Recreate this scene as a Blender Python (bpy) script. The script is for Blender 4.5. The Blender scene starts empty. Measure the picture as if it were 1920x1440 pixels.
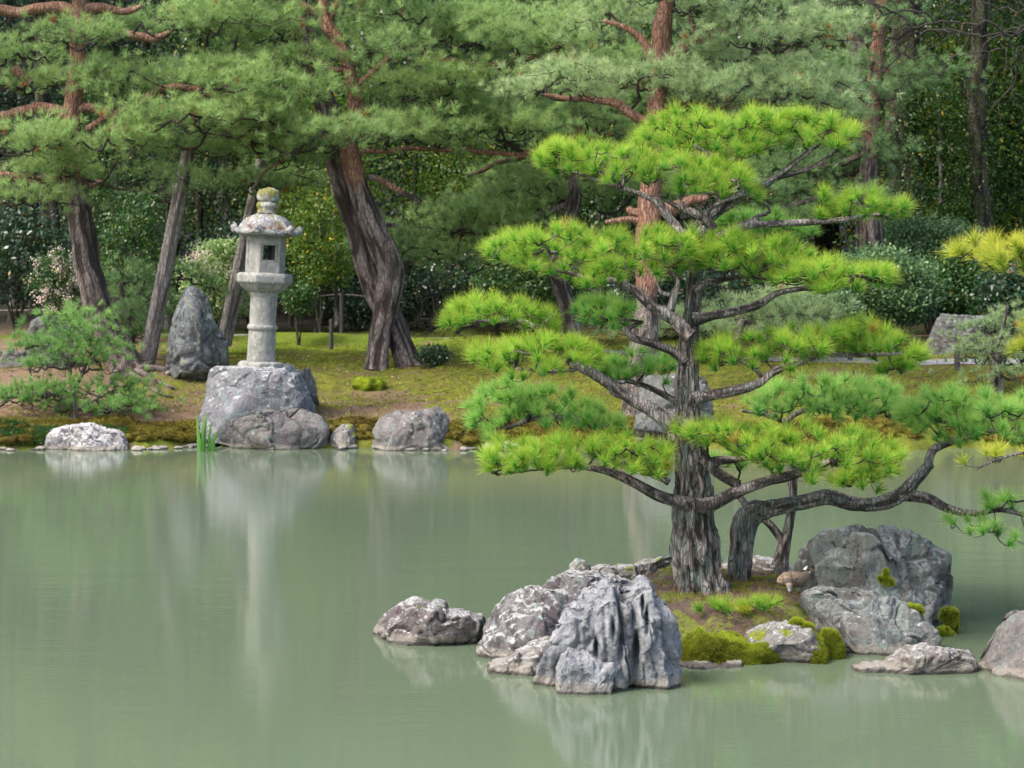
import bpy, bmesh, math, random
import numpy as np
from mathutils import Vector, Matrix
C = bpy.context
COL = C.scene.collection
F = 4110.0; HC = 2.5; HY = 492.0; CX = 960.0
# ------------------------------------------------------------------ camera
cam = bpy.data.cameras.new('camera'); camo = bpy.data.objects.new('camera', cam); COL.objects.link(camo)
camo.location = (0, 0, HC); camo.rotation_euler = (math.radians(90), 0, 0)
cam.sensor_width = 36; cam.lens = 36 * F / 1920; cam.shift_y = -(720 - HY) / 1920
cam.clip_start = 0.1; cam.clip_end = 800
cam.dof.use_dof = True; cam.dof.focus_distance = 15.5; cam.dof.aperture_fstop = 6.0
C.scene.camera = camo
# ------------------------------------------------------------------ world, sun
SUN_EL, SUN_AZ = math.radians(52), math.radians(-122)      # azimuth from +Y, clockwise seen from above
w = bpy.data.worlds.new('World'); C.scene.world = w; w.use_nodes = True
nt = w.node_tree; bg = nt.nodes['Background']
sky = nt.nodes.new('ShaderNodeTexSky'); sky.sky_type = 'NISHITA'; sky.sun_disc = False
sky.sun_elevation = SUN_EL; sky.sun_rotation = SUN_AZ; sky.air_density = 1.0; sky.dust_density = 4.0; sky.ozone_density = 0.6
nt.links.new(sky.outputs[0], bg.inputs[0]); bg.inputs[1].default_value = 0.15
sun = bpy.data.lights.new('sun', 'SUN'); suno = bpy.data.objects.new('sun', sun); COL.objects.link(suno)
sun.energy = 1.5; sun.angle = math.radians(20); sun.color = (1, 0.95, 0.87)
sd = Vector((math.sin(SUN_AZ) * math.cos(SUN_EL), math.cos(SUN_AZ) * math.cos(SUN_EL), math.sin(SUN_EL)))
suno.rotation_euler = sd.to_track_quat('Z', 'Y').to_euler()
vs = C.scene.view_settings; vs.view_transform = 'Standard'; vs.look = 'None'; vs.exposure = 1.62; vs.gamma = 1
C.scene.cycles.use_denoising = True
C.scene.cycles.max_bounces = 8; C.scene.cycles.transparent_max_bounces = 8
C.scene.cycles.sample_clamp_indirect = 4
# ------------------------------------------------------------------ numpy helpers
def rng_(s): return np.random.default_rng(s)
def P(px, py, Y): return np.array([(px - CX) / F * Y, Y, HC - (py - HY) / F * Y])
def hsh(ix, iy, iz, seed):
    h = (ix * 374761393 + iy * 668265263 + iz * 2147483647 + seed * 974711) & 0xffffffff
    h = ((h ^ (h >> 13)) * 1274126177) & 0xffffffff
    h = ((h ^ (h >> 16)) * 2246822519) & 0xffffffff
    return (h ^ (h >> 15)) & 0xffffffff
def noise(p, s=1.0, seed=0):
    """value noise in -1..1; p (N,3), s scalar or 3-tuple"""
    q = np.asarray(p) * np.asarray(s) + seed * 17.13
    i = np.floor(q).astype(np.int64); f = q - i; f = f * f * f * (f * (f * 6 - 15) + 10)
    out = 0
    for dx in (0, 1):
        for dy in (0, 1):
            for dz in (0, 1):
                v = hsh(i[:, 0] + dx, i[:, 1] + dy, i[:, 2] + dz, seed) / 4294967295.0
                wgt = (f[:, 0] if dx else 1 - f[:, 0]) * (f[:, 1] if dy else 1 - f[:, 1]) * (f[:, 2] if dz else 1 - f[:, 2])
                out = out + v * wgt
    return out * 2 - 1
def fbm(p, s=1.0, seed=0, o=4, r=0.5):
    s = np.asarray(s, float); a = 1; t = 0
    for k in range(o):
        t = t + a * noise(p, s * (2.03 ** k), seed + k); a *= r
    return t
def cells(p, s, seed=0):
    q = np.asarray(p) * np.asarray(s); i = np.floor(q).astype(np.int64); f1 = np.full(len(q), 9.); f2 = f1.copy(); idv = np.zeros(len(q))
    for dx in (-1, 0, 1):
        for dy in (-1, 0, 1):
            for dz in (-1, 0, 1):
                c = i + (dx, dy, dz)
                o = [hsh(c[:, 0], c[:, 1], c[:, 2], seed + k) / 4294967295.0 for k in range(4)]
                d = np.sqrt((c[:, 0] + o[0] - q[:, 0]) ** 2 + (c[:, 1] + o[1] - q[:, 1]) ** 2 + (c[:, 2] + o[2] - q[:, 2]) ** 2)
                nearer = d < f1
                f2 = np.where(nearer, f1, np.minimum(f2, d)); idv = np.where(nearer, o[3], idv); f1 = np.where(nearer, d, f1)
    return f1, f2, idv
def norm(v): return v / np.maximum(np.linalg.norm(v, axis=-1, keepdims=True), 1e-9)
class MB:
    """collects vertices / faces / point attributes, builds ONE mesh object"""
    def __init__(s): s.v = []; s.f = {3: [], 4: []}; s.n = 0; s.a = {}
    def add(s, v, f, **at):
        v = np.asarray(v, float).reshape(-1, 3); f = np.asarray(f, np.int64)
        for k in set(list(s.a) + list(at)):
            if k not in s.a: s.a[k] = [np.zeros(s.n)] if s.n else []
            x = at.get(k, 0.0); s.a[k].append(np.broadcast_to(np.asarray(x, float), (len(v),)))
        s.v.append(v); s.f[f.shape[1]].append(f + s.n); s.n += len(v)
    def mesh(s, name, mat, smooth=True):
        me = bpy.data.meshes.new(name); V = np.concatenate(s.v)
        f3 = np.concatenate(s.f[3]) if s.f[3] else np.zeros((0, 3), int); f4 = np.concatenate(s.f[4]) if s.f[4] else np.zeros((0, 4), int)
        me.vertices.add(len(V)); me.vertices.foreach_set('co', V.astype(np.float32).ravel())
        nl = len(f3) * 3 + len(f4) * 4; me.loops.add(nl); me.loops.foreach_set('vertex_index', np.concatenate([f3.ravel(), f4.ravel()]).astype(np.int32))
        nf = len(f3) + len(f4); me.polygons.add(nf)
        st = np.concatenate([np.arange(len(f3)) * 3, len(f3) * 3 + np.arange(len(f4)) * 4]).astype(np.int32)
        me.polygons.foreach_set('loop_start', st)
        try: me.polygons.foreach_set('loop_total', np.concatenate([np.full(len(f3), 3), np.full(len(f4), 4)]).astype(np.int32))
        except Exception: pass
        me.update(calc_edges=True)
        me.polygons.foreach_set('use_smooth', np.full(nf, smooth))
        for k, x in s.a.items():
            at = me.attributes.new(k, 'FLOAT', 'POINT'); at.data.foreach_set('value', np.concatenate(x).astype(np.float32))
        if mat: me.materials.append(mat)
        me.update(); return me
    def build(s, name, mat, parent=None, smooth=True, loc=None):
        o = bpy.data.objects.new(name, s.mesh(name, mat, smooth)); COL.objects.link(o)
        if parent: o.parent = parent
        if loc is not None: o.location = loc
        return o
def tag(o, label=None, cat=None, group=None, kind=None):
    if label: o['label'] = label
    if cat: o['category'] = cat
    if group: o['group'] = group
    if kind: o['kind'] = kind
    return o
def thing(name, loc, label, cat, group=None, rot=(0, 0, 0)):
    o = bpy.data.objects.new(name, None); COL.objects.link(o); o.location = loc; o.rotation_euler = rot; o.empty_display_size = .1
    return tag(o, label, cat, group)
def shift(parent):                       # children of a thing keep world coordinates
    return None
def attach(o, root):
    o.parent = root; o.matrix_parent_inverse = Matrix.Translation(-Vector(root.location)); return o
def copy_tree(o, parent=None):
    c = o.copy(); COL.objects.link(c)
    if parent: c.parent = parent
    for ch in o.children: copy_tree(ch, c)
    return c
_ico = {}
def ico(n):
    if n not in _ico:
        b = bmesh.new(); bmesh.ops.create_icosphere(b, subdivisions=n, radius=1)
        _ico[n] = (np.array([v.co[:] for v in b.verts]), np.array([[v.index for v in f.verts] for f in b.faces])); b.free()
    return _ico[n][0].copy(), _ico[n][1]
def vnorm(V, Fc):
    n = np.zeros_like(V); a = np.cross(V[Fc[:, 1]] - V[Fc[:, 0]], V[Fc[:, 2]] - V[Fc[:, 0]])
    for k in range(3):
        for c in range(3): n[:, c] += np.bincount(Fc[:, k], a[:, c], len(V))
    return norm(n)
def spline(pts, step):
    p = np.asarray(pts, float)
    if len(p) == 1: return p
    e = np.vstack([2 * p[0] - p[1], p, 2 * p[-1] - p[-2]]); out = []
    for i in range(1, len(e) - 2):
        n = max(2, int(np.linalg.norm(e[i + 1][:3] - e[i][:3]) / step)); t = np.linspace(0, 1, n, endpoint=False)[:, None]
        a, b, c, d = e[i - 1], e[i], e[i + 1], e[i + 2]
        out.append(.5 * ((2 * b) + (-a + c) * t + (2 * a - 5 * b + 4 * c - d) * t ** 2 + (-a + 3 * b - 3 * c + d) * t ** 3))
    out.append(p[-1:]); return np.vstack(out)
def tube(mb, pts, seg=10, step=.05, rough=.06, fr=(14, 14, 3), seed=0, wob=0.0, **at):
    """pts (n,4): x y z r ; bark furrows as real displacement. Returns the resampled points."""
    s = spline(pts, step); c = s[:, :3].copy(); r = np.maximum(s[:, 3], .0006); n = len(c)
    if wob: c += np.stack([noise(c, 3.1, seed + k) for k in range(3)], 1) * wob * (np.linspace(0, 1, n)[:, None] > 0)
    t = norm(np.gradient(c, axis=0)); N = np.zeros_like(c); ref = np.array([0, 0, 1.]) if abs(t[0, 2]) < .9 else np.array([1., 0, 0])
    N[0] = norm(np.cross(t[0], ref))
    for i in range(1, n): v = N[i - 1] - t[i] * np.dot(N[i - 1], t[i]); N[i] = v / max(np.linalg.norm(v), 1e-9)
    B = np.cross(t, N); a = np.linspace(0, 2 * math.pi, seg, endpoint=False)
    D = N[:, None] * np.cos(a)[None, :, None] + B[:, None] * np.sin(a)[None, :, None]
    L = np.concatenate([[0], np.cumsum(np.linalg.norm(np.diff(c, axis=0), axis=1))])
    rr = np.broadcast_to(r[:, None], (n, seg)).copy()
    if rough:
        q = np.stack([np.cos(a)[None, :] * r[:, None], np.sin(a)[None, :] * r[:, None], np.broadcast_to(L[:, None], (n, seg))], -1).reshape(-1, 3)
        d = fbm(q, fr, seed, 3).reshape(n, seg); d2 = -np.exp(-(noise(q, np.array(fr) * (1.7, 1.7, .8), seed + 9).reshape(n, seg) / .22) ** 2)
        lump = noise(q, 4.0, seed + 21).reshape(n, seg); at = dict(at, ridge=np.clip(.55 + .35 * d + .6 * d2, 0, 1).ravel())
        rr *= 1 + rough * d + rough * .9 * d2 + lump * .06
    V = (c[:, None] + D * rr[:, :, None]).reshape(-1, 3)
    i = np.arange(n - 1)[:, None] * seg; j = np.arange(seg)[None, :]; j2 = (j + 1) % seg
    Q = np.stack([i + j, i + j2, i + seg + j2, i + seg + j], -1).reshape(-1, 4)
    mb.add(V, Q, **at); k = mb.n
    mb.add(np.vstack([c[-1] + t[-1] * r[-1] * .4]), np.zeros((0, 3), int), **{a_: (0.5 if np.ndim(b_) else b_) for a_, b_ in at.items()})
    e = k - seg; mb.f[3].append(np.array([[e + q_, e + (q_ + 1) % seg, k] for q_ in range(seg)]))
    return s
def pxt(pts, Y):                          # [(px,py,hw[,dY])] -> x y z r
    out = []
    for p in pts:
        y = Y + (p[3] if len(p) > 3 else 0); out.append(list(P(p[0], p[1], y)) + [p[2] / F * y])
    return np.array(out)
# ------------------------------------------------------------------ materials
def mat(name):
    m = bpy.data.materials.new(name); m.use_nodes = True; return m, m.node_tree, m.node_tree.nodes['Principled BSDF']
def nd(nt, t, **k):
    n = nt.nodes.new(t)
    for a, b in k.items():
        if a.startswith('i_'):
            key = a[2:]; n.inputs[int(key) if key.isdigit() else key.replace('_', ' ')].default_value = b
        else: setattr(n, a, b)
    return n
def coords(nt, scale=(1, 1, 1), rot=(0, 0, 0)):
    g = nd(nt, 'ShaderNodeNewGeometry'); mp = nd(nt, 'ShaderNodeMapping'); mp.inputs['Scale'].default_value = scale; mp.inputs['Rotation'].default_value = rot
    nt.links.new(g.outputs['Position'], mp.inputs['Vector']); return mp.outputs[0]
def tnoise(nt, vec, scale, detail=4, rough=.55, dist=0):
    n = nd(nt, 'ShaderNodeTexNoise'); n.inputs['Scale'].default_value = scale; n.inputs['Detail'].default_value = detail
    n.inputs['Roughness'].default_value = rough; n.inputs['Distortion'].default_value = dist; nt.links.new(vec, n.inputs['Vector']); return n.outputs['Fac']
def ramp(nt, fac, stops, interp='LINEAR'):
    r = nd(nt, 'ShaderNodeValToRGB'); r.color_ramp.interpolation = interp; e = r.color_ramp.elements
    while len(e) < len(stops): e.new(.5)
    for q, (p_, c) in zip(e, stops):
        q.position = p_; q.color = (c, c, c, 1) if isinstance(c, (int, float)) else (*c, 1)
    nt.links.new(fac, r.inputs[0]); return r.outputs[0]
def mix(nt, f, a, b, bt='MIX'):
    m = nd(nt, 'ShaderNodeMix', data_type='RGBA', blend_type=bt)
    for s, v in ((m.inputs[0], f), (m.inputs[6], a), (m.inputs[7], b)):
        if hasattr(v, 'links'): nt.links.new(v, s)
        else: s.default_value = v if isinstance(v, float) else (*v, 1)
    return m.outputs[2]
def math_(nt, op, a, b=0.0, c=0.0):
    m = nd(nt, 'ShaderNodeMath', operation=op)
    for s, v in zip(m.inputs, (a, b, c)):
        if hasattr(v, 'links'): nt.links.new(v, s)
        else: s.default_value = v
    return m.outputs[0]
def bump(nt, b, h, dist=.01, strength=1.0, prev=None):
    n = nd(nt, 'ShaderNodeBump'); n.inputs['Distance'].default_value = dist; n.inputs['Strength'].default_value = strength
    nt.links.new(h, n.inputs['Height'])
    if prev: nt.links.new(prev, n.inputs['Normal'])
    nt.links.new(n.outputs[0], b.inputs['Normal']); return n.outputs[0]
def upness(nt):
    g = nd(nt, 'ShaderNodeNewGeometry'); s = nd(nt, 'ShaderNodeSeparateXYZ'); nt.links.new(g.outputs['Normal'], s.inputs[0]); return s.outputs['Z']
def height(nt):
    g = nd(nt, 'ShaderNodeNewGeometry'); s = nd(nt, 'ShaderNodeSeparateXYZ'); nt.links.new(g.outputs['Position'], s.inputs[0]); return s.outputs['Z']
def attr(nt, n): a = nd(nt, 'ShaderNodeAttribute', attribute_name=n); return a.outputs['Fac']

def rock_mat(name, dark, lightc, lich, white=.35, k=1.0, streak=1.0, moss=0.0, purple=None, lich_amt=.5, band=True, mosscol=(.10, .13, .015), bumpd=.02, hi=(.62, .63, .62)):
    kk_ = .76; dark, lightc, lich, hi = [tuple(x * kk_ for x in c_) for c_ in (dark, lightc, lich, hi)]; purple = purple and tuple(x * kk_ for x in purple)
    m, nt, b = mat(name); v = coords(nt); vs_ = coords(nt, (1.6, 1.6, .45) if streak else (1, 1, 1), (.1, .25, 0))
    n1 = tnoise(nt, vs_, 3.2 * k, 7, .62, .6); n2 = tnoise(nt, v, 9 * k, 8, .65); n3 = tnoise(nt, v, 34 * k, 6, .7); n4 = tnoise(nt, vs_, 1.7 * k, 5, .6, 1.2)
    n5 = tnoise(nt, vs_, 5.7 * k, 8, .7, .9); n6 = tnoise(nt, v, 21 * k, 6, .7, .4)
    c = mix(nt, ramp(nt, n1, [(.34, 0.), (.62, 1.)]), dark, lightc)
    if purple: c = mix(nt, ramp(nt, n4, [(.47, 0.), (.56, .85)]), c, purple)
    c = mix(nt, ramp(nt, n2, [(.62 - .16 * lich_amt, 0.), (.72 - .16 * lich_amt, .9)]), c, lich)
    # pale crustose lichen: on top-facing faces mostly, plus round spots
    up = upness(nt)
    wn = math_(nt, 'ADD', math_(nt, 'ADD', math_(nt, 'MULTIPLY', n5, .55), math_(nt, 'MULTIPLY', n6, .45)), math_(nt, 'MULTIPLY', up, .20))
    c = mix(nt, ramp(nt, wn, [(.76 - .3 * white, 0.), (.82 - .3 * white, .85)]), c, hi)
    vo = nd(nt, 'ShaderNodeTexVoronoi'); vo.inputs['Scale'].default_value = 11 * k; nt.links.new(v, vo.inputs['Vector'])
    spot = math_(nt, 'ADD', vo.outputs['Distance'], math_(nt, 'MULTIPLY', n3, .25))
    sep = nd(nt, 'ShaderNodeSeparateColor'); nt.links.new(vo.outputs['Color'], sep.inputs[0])
    spot = math_(nt, 'MULTIPLY', ramp(nt, spot, [(.30, 1.), (.36, 0.)]), ramp(nt, sep.outputs[0], [(.66, 0.), (.7, .8)]))
    c = mix(nt, spot, c, tuple(min(1, x * 1.0) for x in hi))
    # speckle
    c = mix(nt, ramp(nt, n3, [(.35, .55), (.7, 0.)]), c, tuple(x * .45 for x in dark))
    if moss:
        ms = math_(nt, 'ADD', tnoise(nt, v, 5 * k, 6, .6), math_(nt, 'MULTIPLY', up, .12)); ms = ramp(nt, ms, [(.80 - .3 * moss, 0.), (.84 - .3 * moss, 1.)])
        c = mix(nt, ms, c, mix(nt, n3, (.035, .05, .006), mosscol))
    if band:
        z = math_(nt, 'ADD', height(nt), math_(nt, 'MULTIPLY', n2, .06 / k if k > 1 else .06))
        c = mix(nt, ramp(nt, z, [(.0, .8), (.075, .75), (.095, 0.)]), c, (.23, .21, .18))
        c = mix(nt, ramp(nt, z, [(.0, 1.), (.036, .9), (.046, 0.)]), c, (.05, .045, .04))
    nt.links.new(c, b.inputs['Base Color']); b.inputs['Roughness'].default_value = .85; b.inputs['Specular IOR Level'].default_value = .3
    cr = nd(nt, 'ShaderNodeTexVoronoi', feature='DISTANCE_TO_EDGE'); cr.inputs['Scale'].default_value = 4.5 * k
    vd = nd(nt, 'ShaderNodeVectorMath', operation='ADD'); nz = nd(nt, 'ShaderNodeTexNoise'); nz.inputs['Scale'].default_value = 5 * k; nt.links.new(v, nz.inputs['Vector'])
    sc_ = nd(nt, 'ShaderNodeVectorMath', operation='SCALE'); nt.links.new(nz.outputs['Color'], sc_.inputs[0]); sc_.inputs['Scale'].default_value = .35 / k
    nt.links.new(vs_, vd.inputs[0]); nt.links.new(sc_.outputs[0], vd.inputs[1]); nt.links.new(vd.outputs[0], cr.inputs['Vector'])
    crack = ramp(nt, cr.outputs['Distance'], [(0., 0.), (.05, 1.)])
    h = math_(nt, 'ADD', math_(nt, 'MULTIPLY', n5, .55), math_(nt, 'MULTIPLY', n3, .45)); h = math_(nt, 'ADD', h, math_(nt, 'MULTIPLY', crack, .12))
    h = math_(nt, 'ADD', h, math_(nt, 'MULTIPLY', n2, .6))
    bump(nt, b, h, bumpd * 1.6, 1.0); return m

def bark_mat(name, low1, low2, up1=None, up2=None, lichen=None, k=1.0, lich_hi=.5):
    m, nt, b = mat(name); v = coords(nt, (1, 1, .22)); v2 = coords(nt)
    n1 = tnoise(nt, v, 22 * k, 6, .65, .4); n2 = tnoise(nt, v2, 5 * k, 5, .6); n3 = tnoise(nt, v2, 45 * k, 5, .7)
    rd = math_(nt, 'ADD', math_(nt, 'MULTIPLY', n1, .6), math_(nt, 'MULTIPLY', attr(nt, 'ridge'), .5)); c = mix(nt, ramp(nt, rd, [(.38, 0.), (.66, 1.)]), low1, low2)
    c = mix(nt, ramp(nt, attr(nt, 'ridge'), [(.15, .85), (.42, 0.)]), c, tuple(x * .3 for x in low1))
    if up1:
        u = mix(nt, ramp(nt, tnoise(nt, v, 12 * k, 5, .6), [(.35, 0.), (.65, 1.)]), up1, up2)
        a = math_(nt, 'ADD', attr(nt, 'upper'), math_(nt, 'MULTIPLY', math_(nt, 'SUBTRACT', tnoise(nt, v, 3.5, 4, .6), .5), 1.5))
        c = mix(nt, ramp(nt, a, [(.42, 0.), (.58, 1.)]), c, u)
    vv = nd(nt, 'ShaderNodeTexVoronoi', feature='DISTANCE_TO_EDGE'); vv.inputs['Scale'].default_value = 26 * k; va = nd(nt, 'ShaderNodeVectorMath', operation='ADD'); vn = nd(nt, 'ShaderNodeTexNoise'); vn.inputs['Scale'].default_value = 14 * k; nt.links.new(v, vn.inputs['Vector']); vsx = nd(nt, 'ShaderNodeVectorMath', operation='SCALE'); vsx.inputs['Scale'].default_value = .06 / k; nt.links.new(vn.outputs['Color'], vsx.inputs[0]); nt.links.new(v, va.inputs[0]); nt.links.new(vsx.outputs[0], va.inputs[1]); nt.links.new(va.outputs[0], vv.inputs['Vector'])
    plate = ramp(nt, vv.outputs['Distance'], [(.02, 0.), (.16, 1.)]); crk = math_(nt, 'SUBTRACT', .6, math_(nt, 'MULTIPLY', plate, .6))
    if lichen:
        n2 = math_(nt, 'ADD', math_(nt, 'MULTIPLY', tnoise(nt, v, 12 * k, 5, .6), .55), math_(nt, 'MULTIPLY', n2, .45)); c = mix(nt, ramp(nt, n2, [(lich_hi, 0.), (lich_hi + .06, .7)]), c, mix(nt, n3, lichen, tuple(x * .5 for x in lichen)))
    c = mix(nt, ramp(nt, n3, [(.3, .5), (.6, 0.)]), c, tuple(x * .35 for x in low1))
    c = mix(nt, crk, c, tuple(x * .35 for x in low1))
    nt.links.new(c, b.inputs['Base Color']); b.inputs['Roughness'].default_value = .9; b.inputs['Specular IOR Level'].default_value = .2
    bump(nt, b, math_(nt, 'ADD', math_(nt, 'ADD', n1, math_(nt, 'MULTIPLY', plate, .5)), math_(nt, 'MULTIPLY', n3, .5)), .03 / k, 1.0); return m

def leaf_mat(name, a_, b_, tipc=None, rough=.5, trans=.35, spec=.4, odd=None, tipw=.8):
    """tint: per-cluster colour variation, tip: 0..1 along a needle"""
    m, nt, b = mat(name); t = attr(nt, 'tint')
    c = mix(nt, t, a_, b_)
    if odd: c = mix(nt, ramp(nt, attr(nt, 'odd'), [(.5, 0.), (.51, 1.)], 'CONSTANT'), c, odd)
    if tipc: c = mix(nt, math_(nt, 'MULTIPLY', ramp(nt, attr(nt, 'tip'), [(.25, 0.), (1., 1.)]), tipw), c, tipc)
    nt.links.new(c, b.inputs['Base Color']); b.inputs['Roughness'].default_value = rough; b.inputs['Specular IOR Level'].default_value = spec
    tr = nd(nt, 'ShaderNodeBsdfTranslucent'); nt.links.new(c, tr.inputs[0]); mx = nd(nt, 'ShaderNodeMixShader'); mx.inputs[0].default_value = trans
    out = nt.nodes['Material Output']; nt.links.new(b.outputs[0], mx.inputs[1]); nt.links.new(tr.outputs[0], mx.inputs[2]); nt.links.new(mx.outputs[0], out.inputs[0]); return m

M = {}
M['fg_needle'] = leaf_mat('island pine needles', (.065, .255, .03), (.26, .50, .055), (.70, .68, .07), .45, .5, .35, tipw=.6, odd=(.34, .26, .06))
M['fg_needle_cool'] = leaf_mat('cool green pine needles', (.09, .32, .06), (.31, .57, .11), (.60, .67, .16), .45, .5, .35, tipw=.55)
M['yel_needle'] = leaf_mat('yellowing pine needles', (.22, .36, .035), (.42, .47, .05), (.62, .55, .07), .45, .4, .35)
M['bg_needle'] = leaf_mat('red pine needles', (.155, .265, .09), (.32, .47, .15), (.48, .57, .23), .5, .5, .35, odd=(.34, .12, .03), tipw=.5)
M['bg_pale'] = leaf_mat('pale pine needles', (.185, .295, .125), (.35, .47, .20), (.52, .60, .32), .45, .4, .35, odd=(.34, .14, .04), tipw=.6)
M['bg_dark'] = leaf_mat('dark pine needles', (.105, .22, .085), (.22, .355, .13), (.33, .44, .19), .5, .4, .3, odd=(.28, .12, .04), tipw=.5)
M['sapling_needle'] = leaf_mat('young pine needles', (.09, .23, .06), (.20, .38, .09), (.36, .48, .16), .5, .4, .3, tipw=.5)
M['leaf_dark'] = leaf_mat('dark glossy leaves', (.011, .034, .017), (.036, .078, .028), None, .30, .2, .5, odd=(.16, .10, .015))
M['leaf_green'] = leaf_mat('mid green leaves', (.024, .07, .016), (.062, .135, .024), None, .4, .35, .5, odd=(.30, .26, .02))
M['leaf_lime'] = leaf_mat('lime green leaves', (.045, .11, .012), (.12, .20, .018), None, .45, .45, .4, odd=(.45, .33, .02))
M['leaf_round'] = leaf_mat('broadleaf shrub leaves', (.05, .12, .045), (.14, .235, .08), None, .38, .3, .5, odd=(.14, .2, .06))
M['leaf_glint'] = leaf_mat('blue green glossy leaves', (.035, .085, .055), (.11, .165, .10), None, .22, .2, .8, odd=(.20, .11, .03))
M['pieris'] = leaf_mat('pale shrub leaves', (.16, .28, .08), (.34, .46, .16), None, .4, .35, .4)
M['blossom'] = leaf_mat('cream blossom', (.62, .58, .46), (.66, .50, .46), None, .6, .3, .3)
M['iris'] = leaf_mat('iris blades', (.05, .17, .03), (.11, .27, .05), (.18, .34, .07), .4, .4, .4)
M['bark_fg'] = bark_mat('island pine bark', (.14, .12, .108), (.36, .32, .29), lichen=(.22, .30, .26), k=1.3, lich_hi=.50)
M['bark_limb'] = bark_mat('pine limb bark', (.10, .088, .08), (.34, .30, .275), lichen=(.35, .36, .34), k=1.8, lich_hi=.56)
M['bark_pale'] = bark_mat('weathered pale limb bark', (.20, .16, .145), (.48, .42, .39), lichen=(.45, .46, .43), k=1.6, lich_hi=.5)
M['bark_red'] = bark_mat('red pine bark', (.12, .095, .085), (.31, .255, .23), (.28, .125, .075), (.41, .245, .175), lichen=(.28, .29, .24), lich_hi=.60)
M['bark_dark'] = bark_mat('dark mossy bark', (.03, .027, .022), (.10, .085, .065), lichen=(.06, .09, .015), lich_hi=.5)
M['bark_grey'] = bark_mat('grey bark', (.13, .115, .10), (.30, .275, .24), lichen=(.12, .14, .08), lich_hi=.55)
M['pole'] = bark_mat('weathered prop pole', (.27, .235, .21), (.46, .41, .37), k=1.0)
M['r_karst'] = rock_mat('blue grey karst', (.16, .17, .19), (.43, .44, .45), (.32, .33, .34), white=.30, lich_amt=.3, streak=1, k=1.3, hi=(.50, .50, .50))
M['r_mid'] = rock_mat('lichened rock', (.09, .075, .085), (.28, .27, .27), (.22, .30, .27), white=.42, k=1.3, purple=(.085, .07, .075), lich_amt=.55)
M['r_lone'] = rock_mat('purple brown rock', (.10, .085, .085), (.27, .24, .23), (.30, .30, .25), white=.42, k=1.5, purple=(.115, .085, .085), lich_amt=.3, moss=.32)
M['r_big'] = rock_mat('grey green boulder', (.19, .205, .17), (.46, .46, .40), (.33, .42, .35), white=.46, k=1.2, purple=(.16, .13, .12), lich_amt=.55, moss=.28, bumpd=.03)
M['r_slab'] = rock_mat('streaked slab', (.14, .145, .14), (.32, .34, .32), (.22, .31, .27), white=.2, k=1.3, purple=(.165, .15, .145), lich_amt=.55, moss=.2)
M['r_flat'] = rock_mat('flat brown rock', (.13, .11, .095), (.30, .27, .24), (.34, .34, .30), white=.35, k=1.6, lich_amt=.3)
M['r_block'] = rock_mat('blue grey plinth block', (.15, .16, .17), (.37, .39, .41), (.24, .33, .30), white=.42, k=.8, lich_amt=.5, purple=(.20, .19, .21), bumpd=.03)
M['r_front'] = rock_mat('brown grey rock', (.13, .12, .115), (.28, .26, .25), (.20, .26, .23), white=.12, k=.9, purple=(.17, .15, .15), lich_amt=.5, moss=.15, bumpd=.025)
M['r_white'] = rock_mat('white rock', (.10, .10, .13), (.45, .43, .41), (.52, .50, .47), white=.6, k=.8, lich_amt=.6, bumpd=.03, hi=(.72, .70, .68))
M['r_stand'] = rock_mat('dark standing stone', (.07, .07, .075), (.26, .28, .29), (.34, .38, .28), white=.25, k=.9, lich_amt=.55, band=False, bumpd=.03)
M['r_pale'] = rock_mat('pale boulder', (.085, .085, .08), (.20, .21, .20), (.17, .21, .18), white=.12, k=1.0, lich_amt=.5, band=False)
M['r_dry'] = rock_mat('moss edged dry rock', (.16, .15, .14), (.32, .30, .29), (.25, .27, .25), white=.3, k=1.6, lich_amt=.4, moss=.5, mosscol=(.24, .27, .02))

def stone_mat():
    m, nt, b = mat('lantern granite'); v = coords(nt); n1 = tnoise(nt, v, 3.5, 6, .6); n2 = tnoise(nt, v, 90, 3, .7); n3 = tnoise(nt, v, 11, 6, .65, .5)
    c = mix(nt, ramp(nt, n1, [(.35, 0.), (.65, 1.)]), (.19, .185, .17), (.30, .29, .27)); c = mix(nt, ramp(nt, n2, [(.4, .45), (.55, 0.)]), c, (.20, .19, .17))
    c = mix(nt, ramp(nt, n3, [(.47, 0.), (.60, .85)]), c, (.13, .145, .12))
    st = tnoise(nt, coords(nt, (1, 1, .12)), 16, 5, .65); c = mix(nt, ramp(nt, st, [(.50, 0.), (.66, .6)]), c, (.10, .10, .085))
    z = math_(nt, 'ADD', height(nt), math_(nt, 'MULTIPLY', n3, .5))
    c = mix(nt, ramp(nt, n3, [(.63, 0.), (.67, .8)]), c, (.50, .50, .47))
    nt.links.new(c, b.inputs['Base Color']); b.inputs['Roughness'].default_value = .9; bump(nt, b, math_(nt, 'ADD', n3, math_(nt, 'MULTIPLY', n2, .3)), .012); return m
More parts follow.
